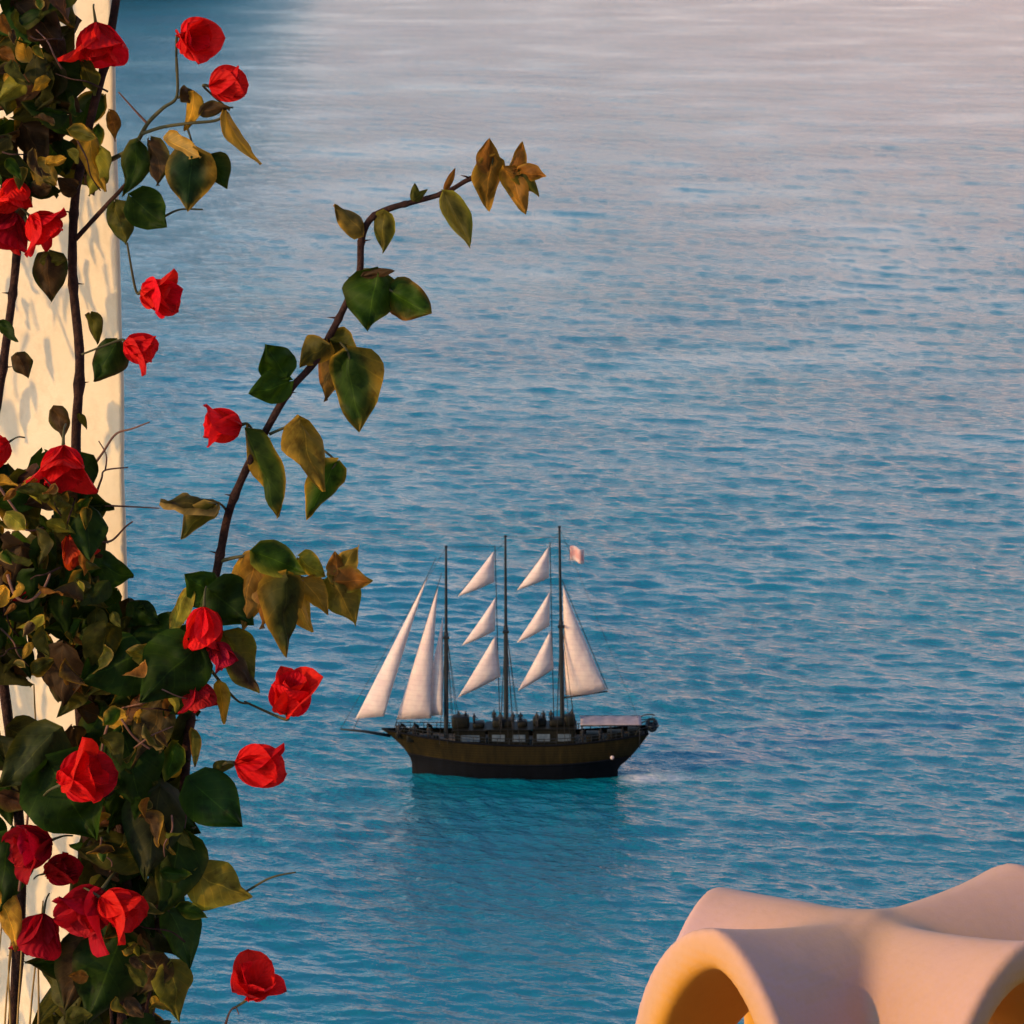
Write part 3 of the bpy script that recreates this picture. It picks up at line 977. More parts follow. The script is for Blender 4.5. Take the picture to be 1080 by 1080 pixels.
# helm, stern lockers, port lamp on the quarter
for px, zz, s_ in ((625, 3.0, (1.4, 2.2, 1.2)), (648, 3.3, (1.6, 1.8, 1.0)), (668, 3.6, (1.2, 2.6, 0.9))):
    mb = MB(); mb.box((SL(px, 780).x, 0, zz), s_, bev=0.1); mb.build('deck_locker', M['cabin'], ship)
mb = MB()
bm = bmesh.new(); bmesh.ops.create_uvsphere(bm, u_segments=14, v_segments=8, radius=0.22); bm.verts.index_update()
lp = Vector((11.7, -2.55, 1.45))
mb.add([v.co + lp for v in bm.verts], [[v.index for v in f.verts] for f in bm.faces]); bm.free()
mb.tube([lp + Vector((0, 0.5, 0)), lp + Vector((0, 0.1, 0))], 0.12, 8)
mb.build('fender', M['sail'], ship)
# davits
for sg in (-1, 1):
    mb = MB(); pts, rad = spline([(14.2, sg * 1.3, 3.3), (14.9, sg * 1.3, 5.0), (16.0, sg * 1.3, 5.35), (16.5, sg * 1.3, 5.2)], 0.07, 5)
    mb.tube(pts, rad, 8); mb.build('davit', M['spar'], ship)


def build_dinghy():
    """a small tender hung athwart the stern"""
    V, F = [], []
    n, m = 20, 10
    for i in range(n):
        u = i / (n - 1)
        w = 0.62 * math.sin(math.pi * (0.08 + 0.84 * u)) ** 0.5
        for j in range(m):
            a = math.pi * j / (m - 1)
            V.append((math.cos(a) * w, (u - 0.5) * 3.4, -math.sin(a) * 0.75 * (0.5 + 0.5 * math.sin(math.pi * u)) + 0.25 * (2 * u - 1) ** 2))
    for i in range(n - 1):
        for j in range(m - 1):
            F.append((i * m + j, i * m + j + 1, (i + 1) * m + j + 1, (i + 1) * m + j))
    root = empty('dinghy', (SHIP_X + 16.15, SHIP_Y, 4.45 + SHIP_Z))
    h = mesh_obj('hull', V, F, M['dinghy'], root); md = h.modifiers.new('thickness', 'SOLIDIFY'); md.thickness = 0.06
    mb = MB()
    rim = [V[i * m] for i in range(n)] + [V[i * m + m - 1] for i in range(n - 1, -1, -1)]
    mb.tube([Vector(p) for p in rim] + [Vector(rim[0])], 0.13, 8); mb.build('gunwale', M['dinghy'], root)
    for y in (-0.7, 0.6):
        mb = MB(); mb.box((0, y, -0.08), (1.15, 0.26, 0.05), bev=0.01); mb.build('thwart', M['cabin'], root, smooth=False)
    for sg in (-1, 1):
        mb = MB(); mb.tube([(0, sg * 1.3, 0.0), (0.1, sg * 1.3, 0.75)], 0.03, 5); mb.build('fall', M['rope'], root)
    tag(root, 'small dark dinghy hung on davits behind the ship stern', 'boat')


build_dinghy()


def person_mesh(pose):
    """one continuous standing figure, 1.72 m"""
    h = 0.030
    lo = np.array([-0.55, -0.45, -0.04]); hi = np.array([0.55, 0.45, 1.82])
    ax = [np.arange(lo[i], hi[i], h) for i in range(3)]
    X, Y, Z = np.meshgrid(*ax, indexing='ij')
    def cap(a, b, ra, rb):
        a, b = np.array(a, float), np.array(b, float); d = b - a
        t = np.clip(((X - a[0]) * d[0] + (Y - a[1]) * d[1] + (Z - a[2]) * d[2]) / d.dot(d), 0, 1)
        return np.sqrt((X - a[0] - t * d[0]) ** 2 + (Y - a[1] - t * d[1]) ** 2 + (Z - a[2] - t * d[2]) ** 2) - (ra + (rb - ra) * t)
    F = None
    def U(f, k=0.05):
        nonlocal F
        F = f if F is None else smin(F, f, k)
    U(cap((0, 0, 0.98), (0, 0, 1.28), 0.145, 0.155)); U(cap((-0.13, 0, 1.38), (0.13, 0, 1.38), 0.085, 0.085))
    U(cap((0, 0, 1.40), (0, -0.01, 1.52), 0.06, 0.055), 0.04); U(cap((0, -0.01, 1.57), (0, -0.02, 1.63), 0.088, 0.085), 0.03)
    for sg in (-1, 1):
        st = 0.10 if pose == 0 else 0.13
        U(cap((sg * 0.085, 0, 0.92), (sg * st, 0.01 * sg, 0.5), 0.10, 0.066)); U(cap((sg * st, 0.01 * sg, 0.5), (sg * st, 0.05, 0.07), 0.066, 0.046))
        U(cap((sg * st, 0.05, 0.045), (sg * (st + 0.02), -0.13, 0.035), 0.045, 0.04), 0.03)
        if pose == 0:
            el, ha = (sg * 0.25, 0.03, 1.12), (sg * 0.24, -0.08, 0.86)
        else:
            el, ha = (sg * 0.27, -0.12, 1.16), (sg * 0.20, -0.36, 1.12)
        U(cap((sg * 0.185, 0, 1.38), el, 0.058, 0.047), 0.04); U(cap(el, ha, 0.047, 0.036), 0.03)
        U(cap(ha, (ha[0], ha[1] - 0.04, ha[2] - 0.07), 0.042, 0.035), 0.02)
    V, Q = surface_nets(F, lo, h)
    o = mesh_obj('person', V, Q, M['cloth_dark'])
    return o


spots = [(421, 0.08), (437, 0.12), (452, 0.2), (484, 'h1'), (491, 'h1'), (500, 'h1'), (521, 'h2'), (528, 'h2'), (541, 'h2'), (549, 'h2'),
         (566, 'h3'), (573, 'h3'), (581, 'h3'), (603, 'h3'), (614, 0.8), (633, 0.85), (656, 0.92)]
pm = [person_mesh(0), person_mesh(1)]
used = [False, False]
for k, (px, where) in enumerate(spots):
    q = k % 2
    o = pm[q] if not used[q] else pm[q].copy()
    if used[q]: C.objects.link(o)
    used[q] = True
    if isinstance(where, str):
        z = {'h1': 4.32, 'h2': 4.42, 'h3': 4.52}[where]; yy = random.uniform(-1.3, 0.8)
        lab = 'tiny dark figure of a passenger standing on a deckhouse roof of the sailing ship'; grp = 'passengers on the deckhouse roofs'
    else:
        yy = -1.7 if 0.2 < where else -0.9
        s_ = where
        z = DECK_Z(min(0.99, s_)) + 0.06
        lab = 'tiny dark figure of a person on the open deck of the sailing ship'; grp = 'people on the open deck'
    o.location = (SHIP_X + SL(px, 780).x, SHIP_Y + yy, z + SHIP_Z)
    o.rotation_euler = (0, 0, random.uniform(-1.2, 1.2))
    o.scale = (1, 1, random.uniform(0.94, 1.05))
    tag(o, lab, 'person', grp)


# ------------------------------------------------------------------ bougainvillea
PLANT_Y = 3.80
plant = empty('bougainvillea', (at(110, 1080, PLANT_Y).x, PLANT_Y, CAM_H - 1.62))
tag(plant, 'red flowering bougainvillea climbing the white wall, one long branch reaching out over the sea', 'plant')
P0 = plant.location.copy()


def loc(px, py, Y): return at(px, py, Y) - P0


def branch(name, pts, rad, mat, nside=9, seg=7, knob=0.06):
    """pts: (px, py, Y); radii in photo pixels"""
    P = [loc(*p) for p in pts]
    s = pxs(PLANT_Y)
    rr = rad if isinstance(rad, (list, tuple)) else [rad] * len(P)
    if len(rr) == 2 and len(P) > 2: rr = [rr[0] + (rr[1] - rr[0]) * i / (len(P) - 1) for i in range(len(P))]
    Q, ro = spline(P, [r * s for r in rr], seg)
    ro = [r * (1 + knob * 2 * mnoise.noise(Vector((q.x * 60, q.y * 60, q.z * 60)))) for q, r in zip(Q, ro)]
    woody = mat is M['bark'] and rr[0] > 3
    if woody:                                             # swollen nodes
        ro = [r * (1.22 if i % 9 == 4 else 1.0) for i, r in enumerate(ro)]
    mb = MB(); mb.tube(Q, ro, nside)
    if woody:                                             # short curved thorns at the nodes
        for i in range(4, len(Q) - 2, 9):
            sd = Vector((random.choice([-1, 1]), random.uniform(-0.6, 0.2), random.uniform(0.1, 0.7))).normalized()
            mb.tube([Q[i], Q[i] + sd * 0.006, Q[i] + sd * 0.0125 + Vector((0, 0, -0.001))], [0.0016, 0.0010, 0.0002], 5)
    return mb.build(name, mat, plant)


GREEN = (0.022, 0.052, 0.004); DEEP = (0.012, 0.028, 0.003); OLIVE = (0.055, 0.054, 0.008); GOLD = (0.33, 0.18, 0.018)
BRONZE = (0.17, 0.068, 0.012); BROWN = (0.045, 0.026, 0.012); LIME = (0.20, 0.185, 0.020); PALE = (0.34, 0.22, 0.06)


def leaf_geo(base, tip, width, roll=0.0, fold=0.35, curl=0.15, depth=0.0, tint=GREEN, edge=None, wave=0.085, jit=0.0, asym=0.0):
    """base, tip: vectors; width in metres. The blade faces the camera, turned by roll about its midrib."""
    nu, nv = 13, 9
    ax = tip - base; Ln = ax.length; e1 = ax.normalized()
    to_cam = (Vector((0, 0, CAM_H)) - (base + P0)).normalized()
    e2 = to_cam.cross(e1).normalized(); e3 = e1.cross(e2).normalized()
    q = Matrix.Rotation(roll, 3, e1)
    e2, e3 = q @ e2, q @ e3
    V, F, UV, T = [], [], [], []
    ph = random.random() * 6.28
    eside = random.choice([-1, -1, 1]); bend = random.uniform(-0.16, 0.16); sd = random.uniform(0, 90)
    tc = np.array(tint) * (1 + jit * (random.random() - 0.5))
    for i in range(nu):
        u = i / (nu - 1)
        g = (u ** 0.5) * ((1 - u) ** 1.05) * (1 - 0.45 * max(0, u - 0.7) / 0.3 * (1 - u) / 0.3)
        hw = 0.5 * width * (1 + 0.10 * mnoise.noise(Vector((u * 4.5, sd * 2, 0)))) * g / 0.377 * (1 if u < 0.999 else 0) + (0.0 if u in (0, 1) else 0.0004)
        # two rounded shoulders at the stalk
        back = -0.10 * max(0, 1 - u / 0.22)
        for j in range(nv):
            v = -1 + 2 * j / (nv - 1)
            hv = hw * (1 + asym * v)
            off = fold * abs(v) * hw * 0.9 - curl * Ln * (u ** 2) + wave * width * math.sin(7 * u + ph + (1.5 if v > 0 else 0)) * abs(v) ** 1.5
            cr_ = mnoise.noise(Vector((u * 3.2 + sd, v * 1.9, sd))) * 0.25 * width
            p = base + e1 * (Ln * (u + back * abs(v) ** 1.5)) + e2 * (hv * v * math.cos(fold * 0.6) + bend * Ln * (u * u - u)) + e3 * cr_ + e3 * (-off + curl * Ln * 0.3) + to_cam * (depth * u)
            V.append(p); UV.append((u, v))
            c = tc.copy()
            if edge is not None:
                w = max(0, v * eside) ** 4 * 0.95 + max(0, -v * eside) ** 8 * 0.5 + 0.4 * max(0, u - 0.85) / 0.15
                w = min(1, max(0, w * (1 + 1.2 * mnoise.noise(Vector((u * 5 + sd, v * 3, sd * 1.7))))))
                c = c * (1 - w) + np.array(edge) * w
            T.append(tuple(c))
    for i in range(nu - 1):
        for j in range(nv - 1):
            F.append((i * nv + j, (i + 1) * nv + j, (i + 1) * nv + j + 1, i * nv + j + 1))
    return V, F, UV, T


def leaf(bx, by, tx, ty, w, tint=GREEN, edge=None, roll=None, fold=0.4, curl=0.15, Y=None, stalk=None, **kw):
    if Y is None: Y = PLANT_Y + random.uniform(-0.05, 0.04)
    if roll is None: roll = random.uniform(-0.45, 0.45)
    s = pxs(Y)
    b, t = loc(bx, by, Y), loc(tx, ty, Y + random.uniform(-0.015, 0.015))
    V, F, UV, T = leaf_geo(b, t, w * s * 1.06, roll, fold, curl, 0, tint, edge, jit=0.3, **kw)
    o = mesh_obj('leaf', V, F, M['leaf'], plant, uv=UV, tint=T)
    if stalk is not None:
        st = MB(); a = loc(stalk[0], stalk[1], PLANT_Y)
        mid = a.lerp(b, 0.5) + Vector((0, 0, 0.003))
        Q, ro = spline([a, mid, b, b.lerp(t, 0.15)], [1.6 * s, 1.3 * s, 1.2 * s, 0.7 * s], 4)
        st.tube(Q, ro, 6); st.build('leaf_stalk', M['green_twig'], o)
    return o


def flower(px, py, size, ax=(0.2, 0.3, -0.6), opn=1.0, Y=None, tint=(0.74, 0.010, 0.010), n=3, tube=False, spin=None, squash=1.0, stalk=None):
    """three papery bracts (two rings when full) round a little cream tube. ax: which way the flower opens (right, up, towards camera = -Y)"""
    if Y is None: Y = PLANT_Y - 0.05
    s = pxs(Y) * size * 1.2
    c = loc(px, py, Y)
    opn *= random.uniform(0.55, 1.0)
    a = Vector((ax[0], ax[2] * 0.30, ax[1] - 0.15)).normalized()
    e1 = a.orthogonal().normalized(); e2 = a.cross(e1)
    base = c - a * s * 0.40
    mb = MB()
    spin = random.random() * 6.28 if spin is None else spin
    nu, nv = 12, 9
    rings = [(n, opn, 1.0, 0.0)] + ([(n, opn * 0.55, 0.86, math.pi / n)] if n >= 3 else [])
    for (k_n, op, sc, off) in rings:
        for k in range(k_n):
            th = spin + off + 2 * math.pi * k / k_n + random.uniform(-0.2, 0.2)
            rad = (e1 * math.cos(th) + e2 * math.sin(th)); tan = a.cross(rad)
            Ls = s * sc * random.uniform(0.86, 1.08); op2 = op * random.uniform(0.85, 1.2)
            W = Ls * random.uniform(0.78, 0.95)
            pos = base.copy(); V, F, UV, T = [], [], [], []
            ph = random.random() * 6.28
            tcol = np.array(tint) * random.uniform(0.85, 1.2) * np.array([1, random.uniform(0.4, 1.7), random.uniform(0.6, 1.8)])
            for i in range(nu):
                u = i / (nu - 1)
                ang = op2 * (0.35 + 0.9 * u ** 0.8)
                d = a * math.cos(ang) + rad * math.sin(ang)
                nrm = -a * math.sin(ang) + rad * math.cos(ang)
                if i: pos = pos + d * (Ls / (nu - 1))
                g = (u ** 0.52) * ((1 - u) ** 0.62) / 0.458
                hw = 0.5 * W * g
                for j in range(nv):
                    v = -1 + 2 * j / (nv - 1)
                    crinkle = 0.028 * s * math.sin(9 * u + 5 * v + ph) * abs(v) + 0.018 * s * math.sin(14 * v + ph * 2 + 4 * u) * u
                    p = pos + tan * (hw * v) - nrm * (0.42 * hw * v * v) + nrm * crinkle
                    V.append(p); UV.append((u, v)); T.append(tuple(tcol))
            for i in range(nu - 1):
                for j in range(nv - 1):
                    F.append((i * nv + j, (i + 1) * nv + j, (i + 1) * nv + j + 1, i * nv + j + 1))
            mb.add(V, F, 0, UV, T)
    o = mb.build('flower', M['bract'], plant)
    if tube:
        t = MB(); t.tube([base, base + a * s * 0.34, base + a * s * 0.62, base + a * s * 0.66], [0.022 * s, 0.03 * s, 0.032 * s, 0.05 * s], 7)
        t.build('bloom_tube', M['bloom'], o)
    st = MB()
    if stalk is not None:
        e = loc(stalk[0], stalk[1], PLANT_Y)
        Q, ro = spline([base + a * 0.02 * s, base - a * 0.12 * s, e], [0.030 * s + 0.0006, 0.022 * s + 0.0004, 0.0011], 6)
    else:
        Q, ro = spline([base + a * 0.02 * s, base - a * 0.25 * s, base - a * 0.42 * s + Vector((0, 0.012, -0.006))], [0.035 * s, 0.02 * s, 0.018 * s], 4)
    st.tube(Q, ro, 6); st.build('flower_stalk', M['green_twig'], o)
    return o


# --- woody branches
Yw = PLANT_Y
branch('branch', [(148, 1120, 3.86), (165, 1000, 3.84), (182, 910, 3.82), (192, 860, Yw), (197, 790, Yw), (206, 720, Yw), (222, 635, Yw), (232, 585, Yw),
                  (242, 538, 3.79), (262, 490, 3.78), (285, 446, 3.77), (306, 411, 3.77), (330, 384, 3.77), (350, 350, 3.77), (366, 318, 3.77), (379, 288, 3.77),
                  (381, 255, 3.77), (390, 232, 3.77), (411, 220, 3.77), (440, 212, 3.77), (470, 203, 3.77), (493, 190, 3.77), (516, 181, 3.77), (545, 182, 3.77)],
       [8, 7, 6, 5.4, 5.2, 5.0, 4.7, 4.5, 4.6, 4.2, 4.0, 3.8, 3.7, 3.6, 3.5, 3.5, 3.6, 3.5, 3.3, 2.9, 2.7, 2.4, 1.9, 1.2], M['bark'])
branch('branch', [(78, 1130, 3.88), (95, 1000, 3.86), (92, 860, 3.86), (82, 700, 3.88), (86, 560, 3.88), (80, 470, 3.87), (84, 380, 3.86), (77, 300, 3.86), (77, 240, 3.86),
                  (82, 190, 3.86), (98, 115, 3.86), (112, 60, 3.86), (124, -10, 3.86), (132, -60, 3.86)], [7, 7, 6, 6, 6, 5.6, 5.2, 5.0, 4.8, 4.6, 4.4, 4.6, 4.6, 4.4], M['bark'])
branch('branch', [(10, 1120, 3.9), (22, 900, 3.9), (-6, 640, 3.9), (-14, 500, 3.88), (-2, 420, 3.88), (8, 350, 3.88), (15, 295, 3.88), (20, 240, 3.88), (28, 170, 3.88), (30, 90, 3.88), (22, 10, 3.88), (15, -40, 3.88)],
       [6, 6, 5.5, 5, 5, 4.8, 4.6, 4.6, 4.4, 4.2, 4, 4], M['bark'])
branch('branch', [(132, 1120, 3.84), (128, 1050, 3.83), (136, 960, 3.82), (128, 880, 3.82), (118, 800, 3.83), (110, 740, 3.83), (128, 690, 3.82)], [6, 5, 4, 3], M['bark']) if False else \
    branch('branch', [(132, 1120, 3.84), (128, 1050, 3.83), (136, 960, 3.82), (128, 880, 3.82), (118, 800, 3.83), (110, 740, 3.83)], [6, 3], M['bark'])
# side shoots towards the upper sea
branch('twig', [(100, 175, 3.86), (122, 166, 3.83), (142, 153, 3.80), (156, 130, 3.78), (172, 114, 3.77), (186, 103, 3.77), (187, 78, 3.77), (186, 60, 3.77)], [2.8, 1.2], M['green_twig'])
branch('twig', [(156, 131, 3.78), (142, 116, 3.78), (125, 97, 3.78)], [1.4, 0.8], M['twig'])
branch('twig', [(150, 141, 3.78), (172, 134, 3.77), (200, 130, 3.76), (228, 127, 3.76), (240, 118, 3.76)], [2.0, 1.3], M['green_twig'])
branch('twig', [(80, 252, 3.86), (100, 230, 3.83), (125, 203, 3.80), (145, 182, 3.79), (165, 176, 3.79)], [2.8, 1.6], M['bark'])
branch('twig', [(150, 240, 3.80), (172, 229, 3.79), (190, 221, 3.79), (214, 221, 3.79)], [1.6, 0.8], M['green_twig'])
# thin dry twigs against the wall
branch('twig', [(92, 500, 3.83), (108, 478, 3.82), (122, 458, 3.82), (140, 452, 3.81), (158, 445, 3.81)], [1.6, 0.7], M['twig'])
branch('twig', [(100, 525, 3.83), (107, 505, 3.82), (111, 496, 3.82), (135, 493, 3.82)], [1.4, 0.7], M['twig'])
branch('twig', [(111, 496, 3.82), (112, 480, 3.82), (104, 465, 3.82)], [1.1, 0.6], M['twig'])
branch('twig', [(105, 533, 3.83), (130, 534, 3.82), (168, 536, 3.8)], [1.3, 0.6], M['twig'])
branch('twig', [(104, 572, 3.83), (118, 570, 3.82), (132, 556, 3.82), (140, 550, 3.82)], [1.4, 0.8], M['twig'])
branch('twig', [(232, 592, 3.8), (248, 588, 3.79), (268, 585, 3.78)], [2.2, 1.4], M['green_twig'])
branch('twig', [(300, 600, 3.78), (322, 610, 3.78), (352, 612, 3.77)], [1.8, 1.4], M['green_twig'])
branch('twig', [(268, 585, 3.78), (285, 594, 3.78), (300, 602, 3.78)], [1.6, 1.6], M['green_twig'])
branch('twig', [(222, 706, 3.79), (238, 726, 3.78), (252, 740, 3.78), (264, 742, 3.78)], [1.9, 0.9], M['green_twig'])
branch('twig', [(284, 458, 3.77), (298, 452, 3.77), (312, 447, 3.77)], [1.7, 1.3], M['green_twig'])
branch('twig', [(178, 958, 3.8), (205, 960, 3.79), (228, 956, 3.78), (255, 943, 3.78), (285, 926, 3.77), (312, 920, 3.77)], [2.4, 0.8], M['green_twig'])
branch('twig', [(165, 935, 3.8), (190, 915, 3.79), (200, 895, 3.79), (215, 893, 3.79)], [1.6, 0.8], M['twig'])
branch('twig', [(238, 1080, 3.8), (242, 1068, 3.79), (248, 1062, 3.79), (252, 1070, 3.79)], [1.4, 0.6], M['twig'])
branch('twig', [(106, 800, 3.76), (112, 770, 3.75), (122, 752, 3.75), (140, 776, 3.75), (158, 790, 3.75)], [1.7, 1.1], M['twig'])
branch('twig', [(8, 606, 3.74), (16, 628, 3.73), (30, 634, 3.73), (45, 622, 3.73), (53, 605, 3.74)], [1.8, 1.2], M['twig'])
branch('twig', [(-2, 512, 3.74), (12, 532, 3.74), (28, 554, 3.74)], [1.6, 1.1], M['twig'])
branch('twig', [(20, 940, 3.75), (26, 890, 3.76), (32, 830, 3.77), (30, 800, 3.78)], [1.6, 1.0], M['twig'])
for (x0, y0, x1, y1) in ((100, 1080, 112, 1010), (118, 1080, 106, 1020), (150, 1080, 162, 1000), (128, 1030, 150, 1000)):
    branch('twig', [(x0, y0, 3.8), ((x0 + x1) / 2 + 3, (y0 + y1) / 2, 3.8), (x1, y1, 3.8)], [2.0, 1.2], M['bark'])

# golden stems added to imitate sun and shadow streaks at the lower left
for k in range(6):
    x = -6 + k * 9 + random.uniform(-2, 2); y0 = random.uniform(930, 985)
    branch('streak_stem', [(x + random.uniform(2, 14), y0, 3.9), (x + random.uniform(-2, 6), y0 + 60, 3.89), (x, y0 + 120, 3.88), (x - 3, y0 + 190, 3.87)], [0.8, 1.5], M['streak'], 6, 4)
for k in range(2):
    x = random.uniform(-8, 44); y0 = random.uniform(700, 745)
    branch('streak_stem', [(x, y0, 3.92), (x + random.uniform(-4, 4), y0 + 28, 3.91), (x + random.uniform(-6, 6), y0 + 62, 3.9)], [0.7, 1.4], M['streak'], 6, 4)
# small tangled twigs inside the foliage
for (x0, x1, y0, y1, n) in ((0, 90, 500, 700, 9), (80, 180, 700, 1000, 8), (0, 100, 10, 180, 5)):
    for _ in range(n):
        x, y = random.uniform(x0, x1), random.uniform(y0, y1); Yk = random.uniform(3.70, 3.78)
        a = random.uniform(0, 6.28); l_ = random.uniform(14, 30)
        dx, dy = l_ * math.cos(a), l_ * math.sin(a)
        branch('twig', [(x - dx, y - dy, Yk + 0.02), (x - dx * 0.3 + random.uniform(-5, 5), y - dy * 0.3 + random.uniform(-5, 5), Yk), (x + dx * 0.4 + random.uniform(-5, 5), y + dy * 0.4, Yk), (x + dx, y + dy, Yk + 0.02)], [1.1, 0.6], random.choice([M['bark'], M['bark'], M['twig']]), 6, 5)

Yo = 3.76
# --- the long branch: leaves from its tip downwards
leaf(516, 182, 514, 144, 24, BRONZE, GOLD, 0.3, Y=Yo)
leaf(520, 166, 511, 219, 34, (0.20, 0.10, 0.014), GOLD, -0.3, Y=Yo, stalk=(512, 182))
leaf(533, 178, 557, 223, 28, (0.18, 0.085, 0.014), GOLD, 0.4, Y=Yo)
leaf(542, 184, 553, 152, 18, BRONZE, GOLD, -0.3, Y=Yo)
leaf(546, 182, 578, 184, 18, BRONZE, GOLD, 0.3, Y=Yo)
leaf(540, 182, 570, 204, 17, OLIVE, GOLD, 0.5, Y=Yo)
leaf(470, 205, 501, 261, 27, (0.06, 0.055, 0.010), LIME, 0.25, Y=Yo, curl=0.25)
leaf(470, 200, 480, 175, 7, BRONZE, None, 0.2, Y=Yo)
leaf(437, 211, 437, 193, 9, OLIVE, None, 0.2, Y=Yo)
leaf(437, 211, 449, 200, 8, OLIVE, None, 0.2, Y=Yo)
leaf(381, 246, 350, 219, 26, (0.10, 0.07, 0.015), GOLD, 0.5, Y=Yo)
leaf(405, 224, 407, 264, 24, (0.075, 0.066, 0.012), LIME, 0.35, Y=Yo)
leaf(399, 289, 388, 350, 56, GREEN, OLIVE, 0.1, Y=Yo, stalk=(381, 285), asym=-0.15)
leaf(410, 305, 458, 330, 42, GREEN, BRONZE, 0.15, Y=Yo, stalk=(392, 290))
leaf(384, 290, 419, 283, 11, BROWN, None, 0.3, Y=Yo)
leaf(346, 362, 317, 384, 32, (0.06, 0.055, 0.012), GOLD, -0.3, Y=Yo)
leaf(350, 360, 351, 420, 46, (0.11, 0.062, 0.012), BRONZE, 0.6, Y=Yo + 0.02)
leaf(349, 358, 378, 366, 30, OLIVE, GOLD, 0.1, Y=Yo + 0.01)
leaf(367, 372, 382, 452, 60, (0.018, 0.040, 0.006), GOLD, 0.25, Y=Yo - 0.02, stalk=(350, 356), fold=0.55, asym=0.1)
leaf(301, 396, 279, 362, 40, GREEN, None, 0.1, Y=Yo)
leaf(305, 402, 260, 414, 36, GREEN, None, -0.2, Y=Yo)
leaf(262, 455, 301, 540, 46, (0.022, 0.040, 0.006), GOLD, 0.75, Y=Yo, fold=0.75, stalk=(276, 462))
leaf(312, 445, 328, 520, 42, (0.16, 0.105, 0.014), GOLD, -0.55, Y=Yo, curl=0.28)
leaf(354, 487, 322, 540, 38, GREEN, GOLD, -0.3, Y=Yo, stalk=(330, 470))
leaf(228, 531, 170, 524, 38, (0.065, 0.052, 0.012), PALE, 0.9, Y=Yo, curl=-0.1, stalk=(240, 540))
leaf(224, 533, 190, 562, 30, OLIVE, PALE, -0.5, Y=Yo)
# the cluster above the red bracts
leaf(270, 586, 262, 662, 52, (0.15, 0.078, 0.012), GOLD, 0.35, Y=Yo + 0.01)
leaf(268, 582, 322, 604, 36, GREEN, LIME, 0.1, Y=Yo - 0.02)
leaf(316, 588, 343, 606, 26, LIME, GOLD, 0.3, Y=Yo)
leaf(301, 608, 296, 688, 52, (0.030, 0.036, 0.007), GOLD, -0.35, Y=Yo - 0.02, fold=0.7)
leaf(285, 606, 283, 662, 40, BRONZE, PALE, 0.6, Y=Yo)
leaf(320, 612, 347, 645, 28, (0.17, 0.10, 0.014), GOLD, 0.3, Y=Yo)
leaf(310, 620, 326, 668, 30, GOLD, PALE, -0.4, Y=Yo + 0.01)
leaf(352, 613, 380, 577, 28, (0.13, 0.09, 0.014), GOLD, -0.3, Y=Yo)
leaf(352, 612, 394, 610, 28, BRONZE, LIME, 0.3, Y=Yo)
leaf(352, 610, 375, 655, 40, (0.12, 0.085, 0.013), LIME, 0.2, Y=Yo)
leaf(356, 606, 352, 582, 20, BRONZE, GOLD, 0.2, Y=Yo)
leaf(228, 628, 193, 606, 40, GREEN, None, 0.2, Y=Yo + 0.01)
leaf(222, 622, 268, 656, 58, DEEP, GREEN, 0.15, Y=Yo)
leaf(200, 622, 182, 676, 22, LIME, GOLD, 0.6, Y=Yo + 0.01)
leaf(236, 668, 268, 712, 48, (0.085, 0.08, 0.012), LIME, 0.2, Y=Yo, stalk=(222, 650))
leaf(244, 690, 268, 732, 26, BROWN, LIME, -0.5, Y=Yo - 0.01)
leaf(232, 720, 240, 762, 18, GOLD, LIME, 0.4, Y=Yo)
leaf(208, 682, 148, 738, 74, DEEP, GREEN, -0.1, Y=Yo - 0.03)
leaf(190, 660, 130, 690, 50, DEEP, None, 0.3, Y=Yo + 0.02)
leaf(205, 715, 178, 755, 44, DEEP, None, 0.3, Y=Yo)
leaf(150, 640, 134, 660, 26, DEEP, None, 0.0, Y=Yo + 0.03)
leaf(142, 640, 168, 658, 26, DEEP, None, 0.0, Y=Yo + 0.03)
leaf(150, 690, 86, 722, 70, DEEP, GREEN, 0.2, Y=Yo)
leaf(172, 740, 148, 812, 46, (0.05, 0.034, 0.012), OLIVE, 0.5, Y=Yo)
leaf(186, 786, 178, 822, 26, GREEN, LIME, 0.4, Y=Yo)
leaf(204, 770, 210, 808, 14, OLIVE, BRONZE, 0.6, Y=Yo)
# lower right leaves
leaf(201, 824, 256, 872, 58, (0.010, 0.034, 0.006), GREEN, 0.0, Y=Yo - 0.01, stalk=(194, 826), fold=0.15, curl=0.05)
leaf(226, 812, 246, 806, 14, OLIVE, None, 0.2, Y=Yo)
leaf(206, 922, 262, 950, 52, (0.17, 0.13, 0.016), LIME, -0.35, Y=Yo, stalk=(190, 946), curl=0.2)
leaf(188, 958, 222, 966, 18, GREEN, LIME, 0.4, Y=Yo)
leaf(180, 962, 204, 1018, 46, (0.018, 0.042, 0.010), GREEN, 0.4, Y=Yo)
leaf(180, 1016, 184, 1072, 44, (0.10, 0.09, 0.013), LIME, -0.3, Y=Yo)
leaf(172, 1008, 150, 1048, 36, BROWN, OLIVE, 0.3, Y=Yo)
leaf(190, 880, 176, 962, 60, DEEP, OLIVE, 0.4, Y=Yo)
leaf(168, 830, 150, 926, 66, (0.028, 0.030, 0.010), DEEP, -0.2, Y=Yo)
leaf(130, 772, 150, 856, 66, DEEP, GREEN, 0.1, Y=Yo)
leaf(52, 804, 98, 880, 92, DEEP, GREEN, 0.0, Y=Yo - 0.02, fold=0.2)
leaf(60, 772, 2, 830, 58, (0.022, 0.030, 0.010), OLIVE, 0.2, Y=Yo)
leaf(150, 905, 82, 905, 40, OLIVE, BROWN, 0.6, Y=Yo)
leaf(128, 985, 96, 1075, 84, DEEP, BROWN, 0.1, Y=Yo)
leaf(95, 990, 66, 1060, 60, BROWN, DEEP, -0.2, Y=Yo + 0.02)
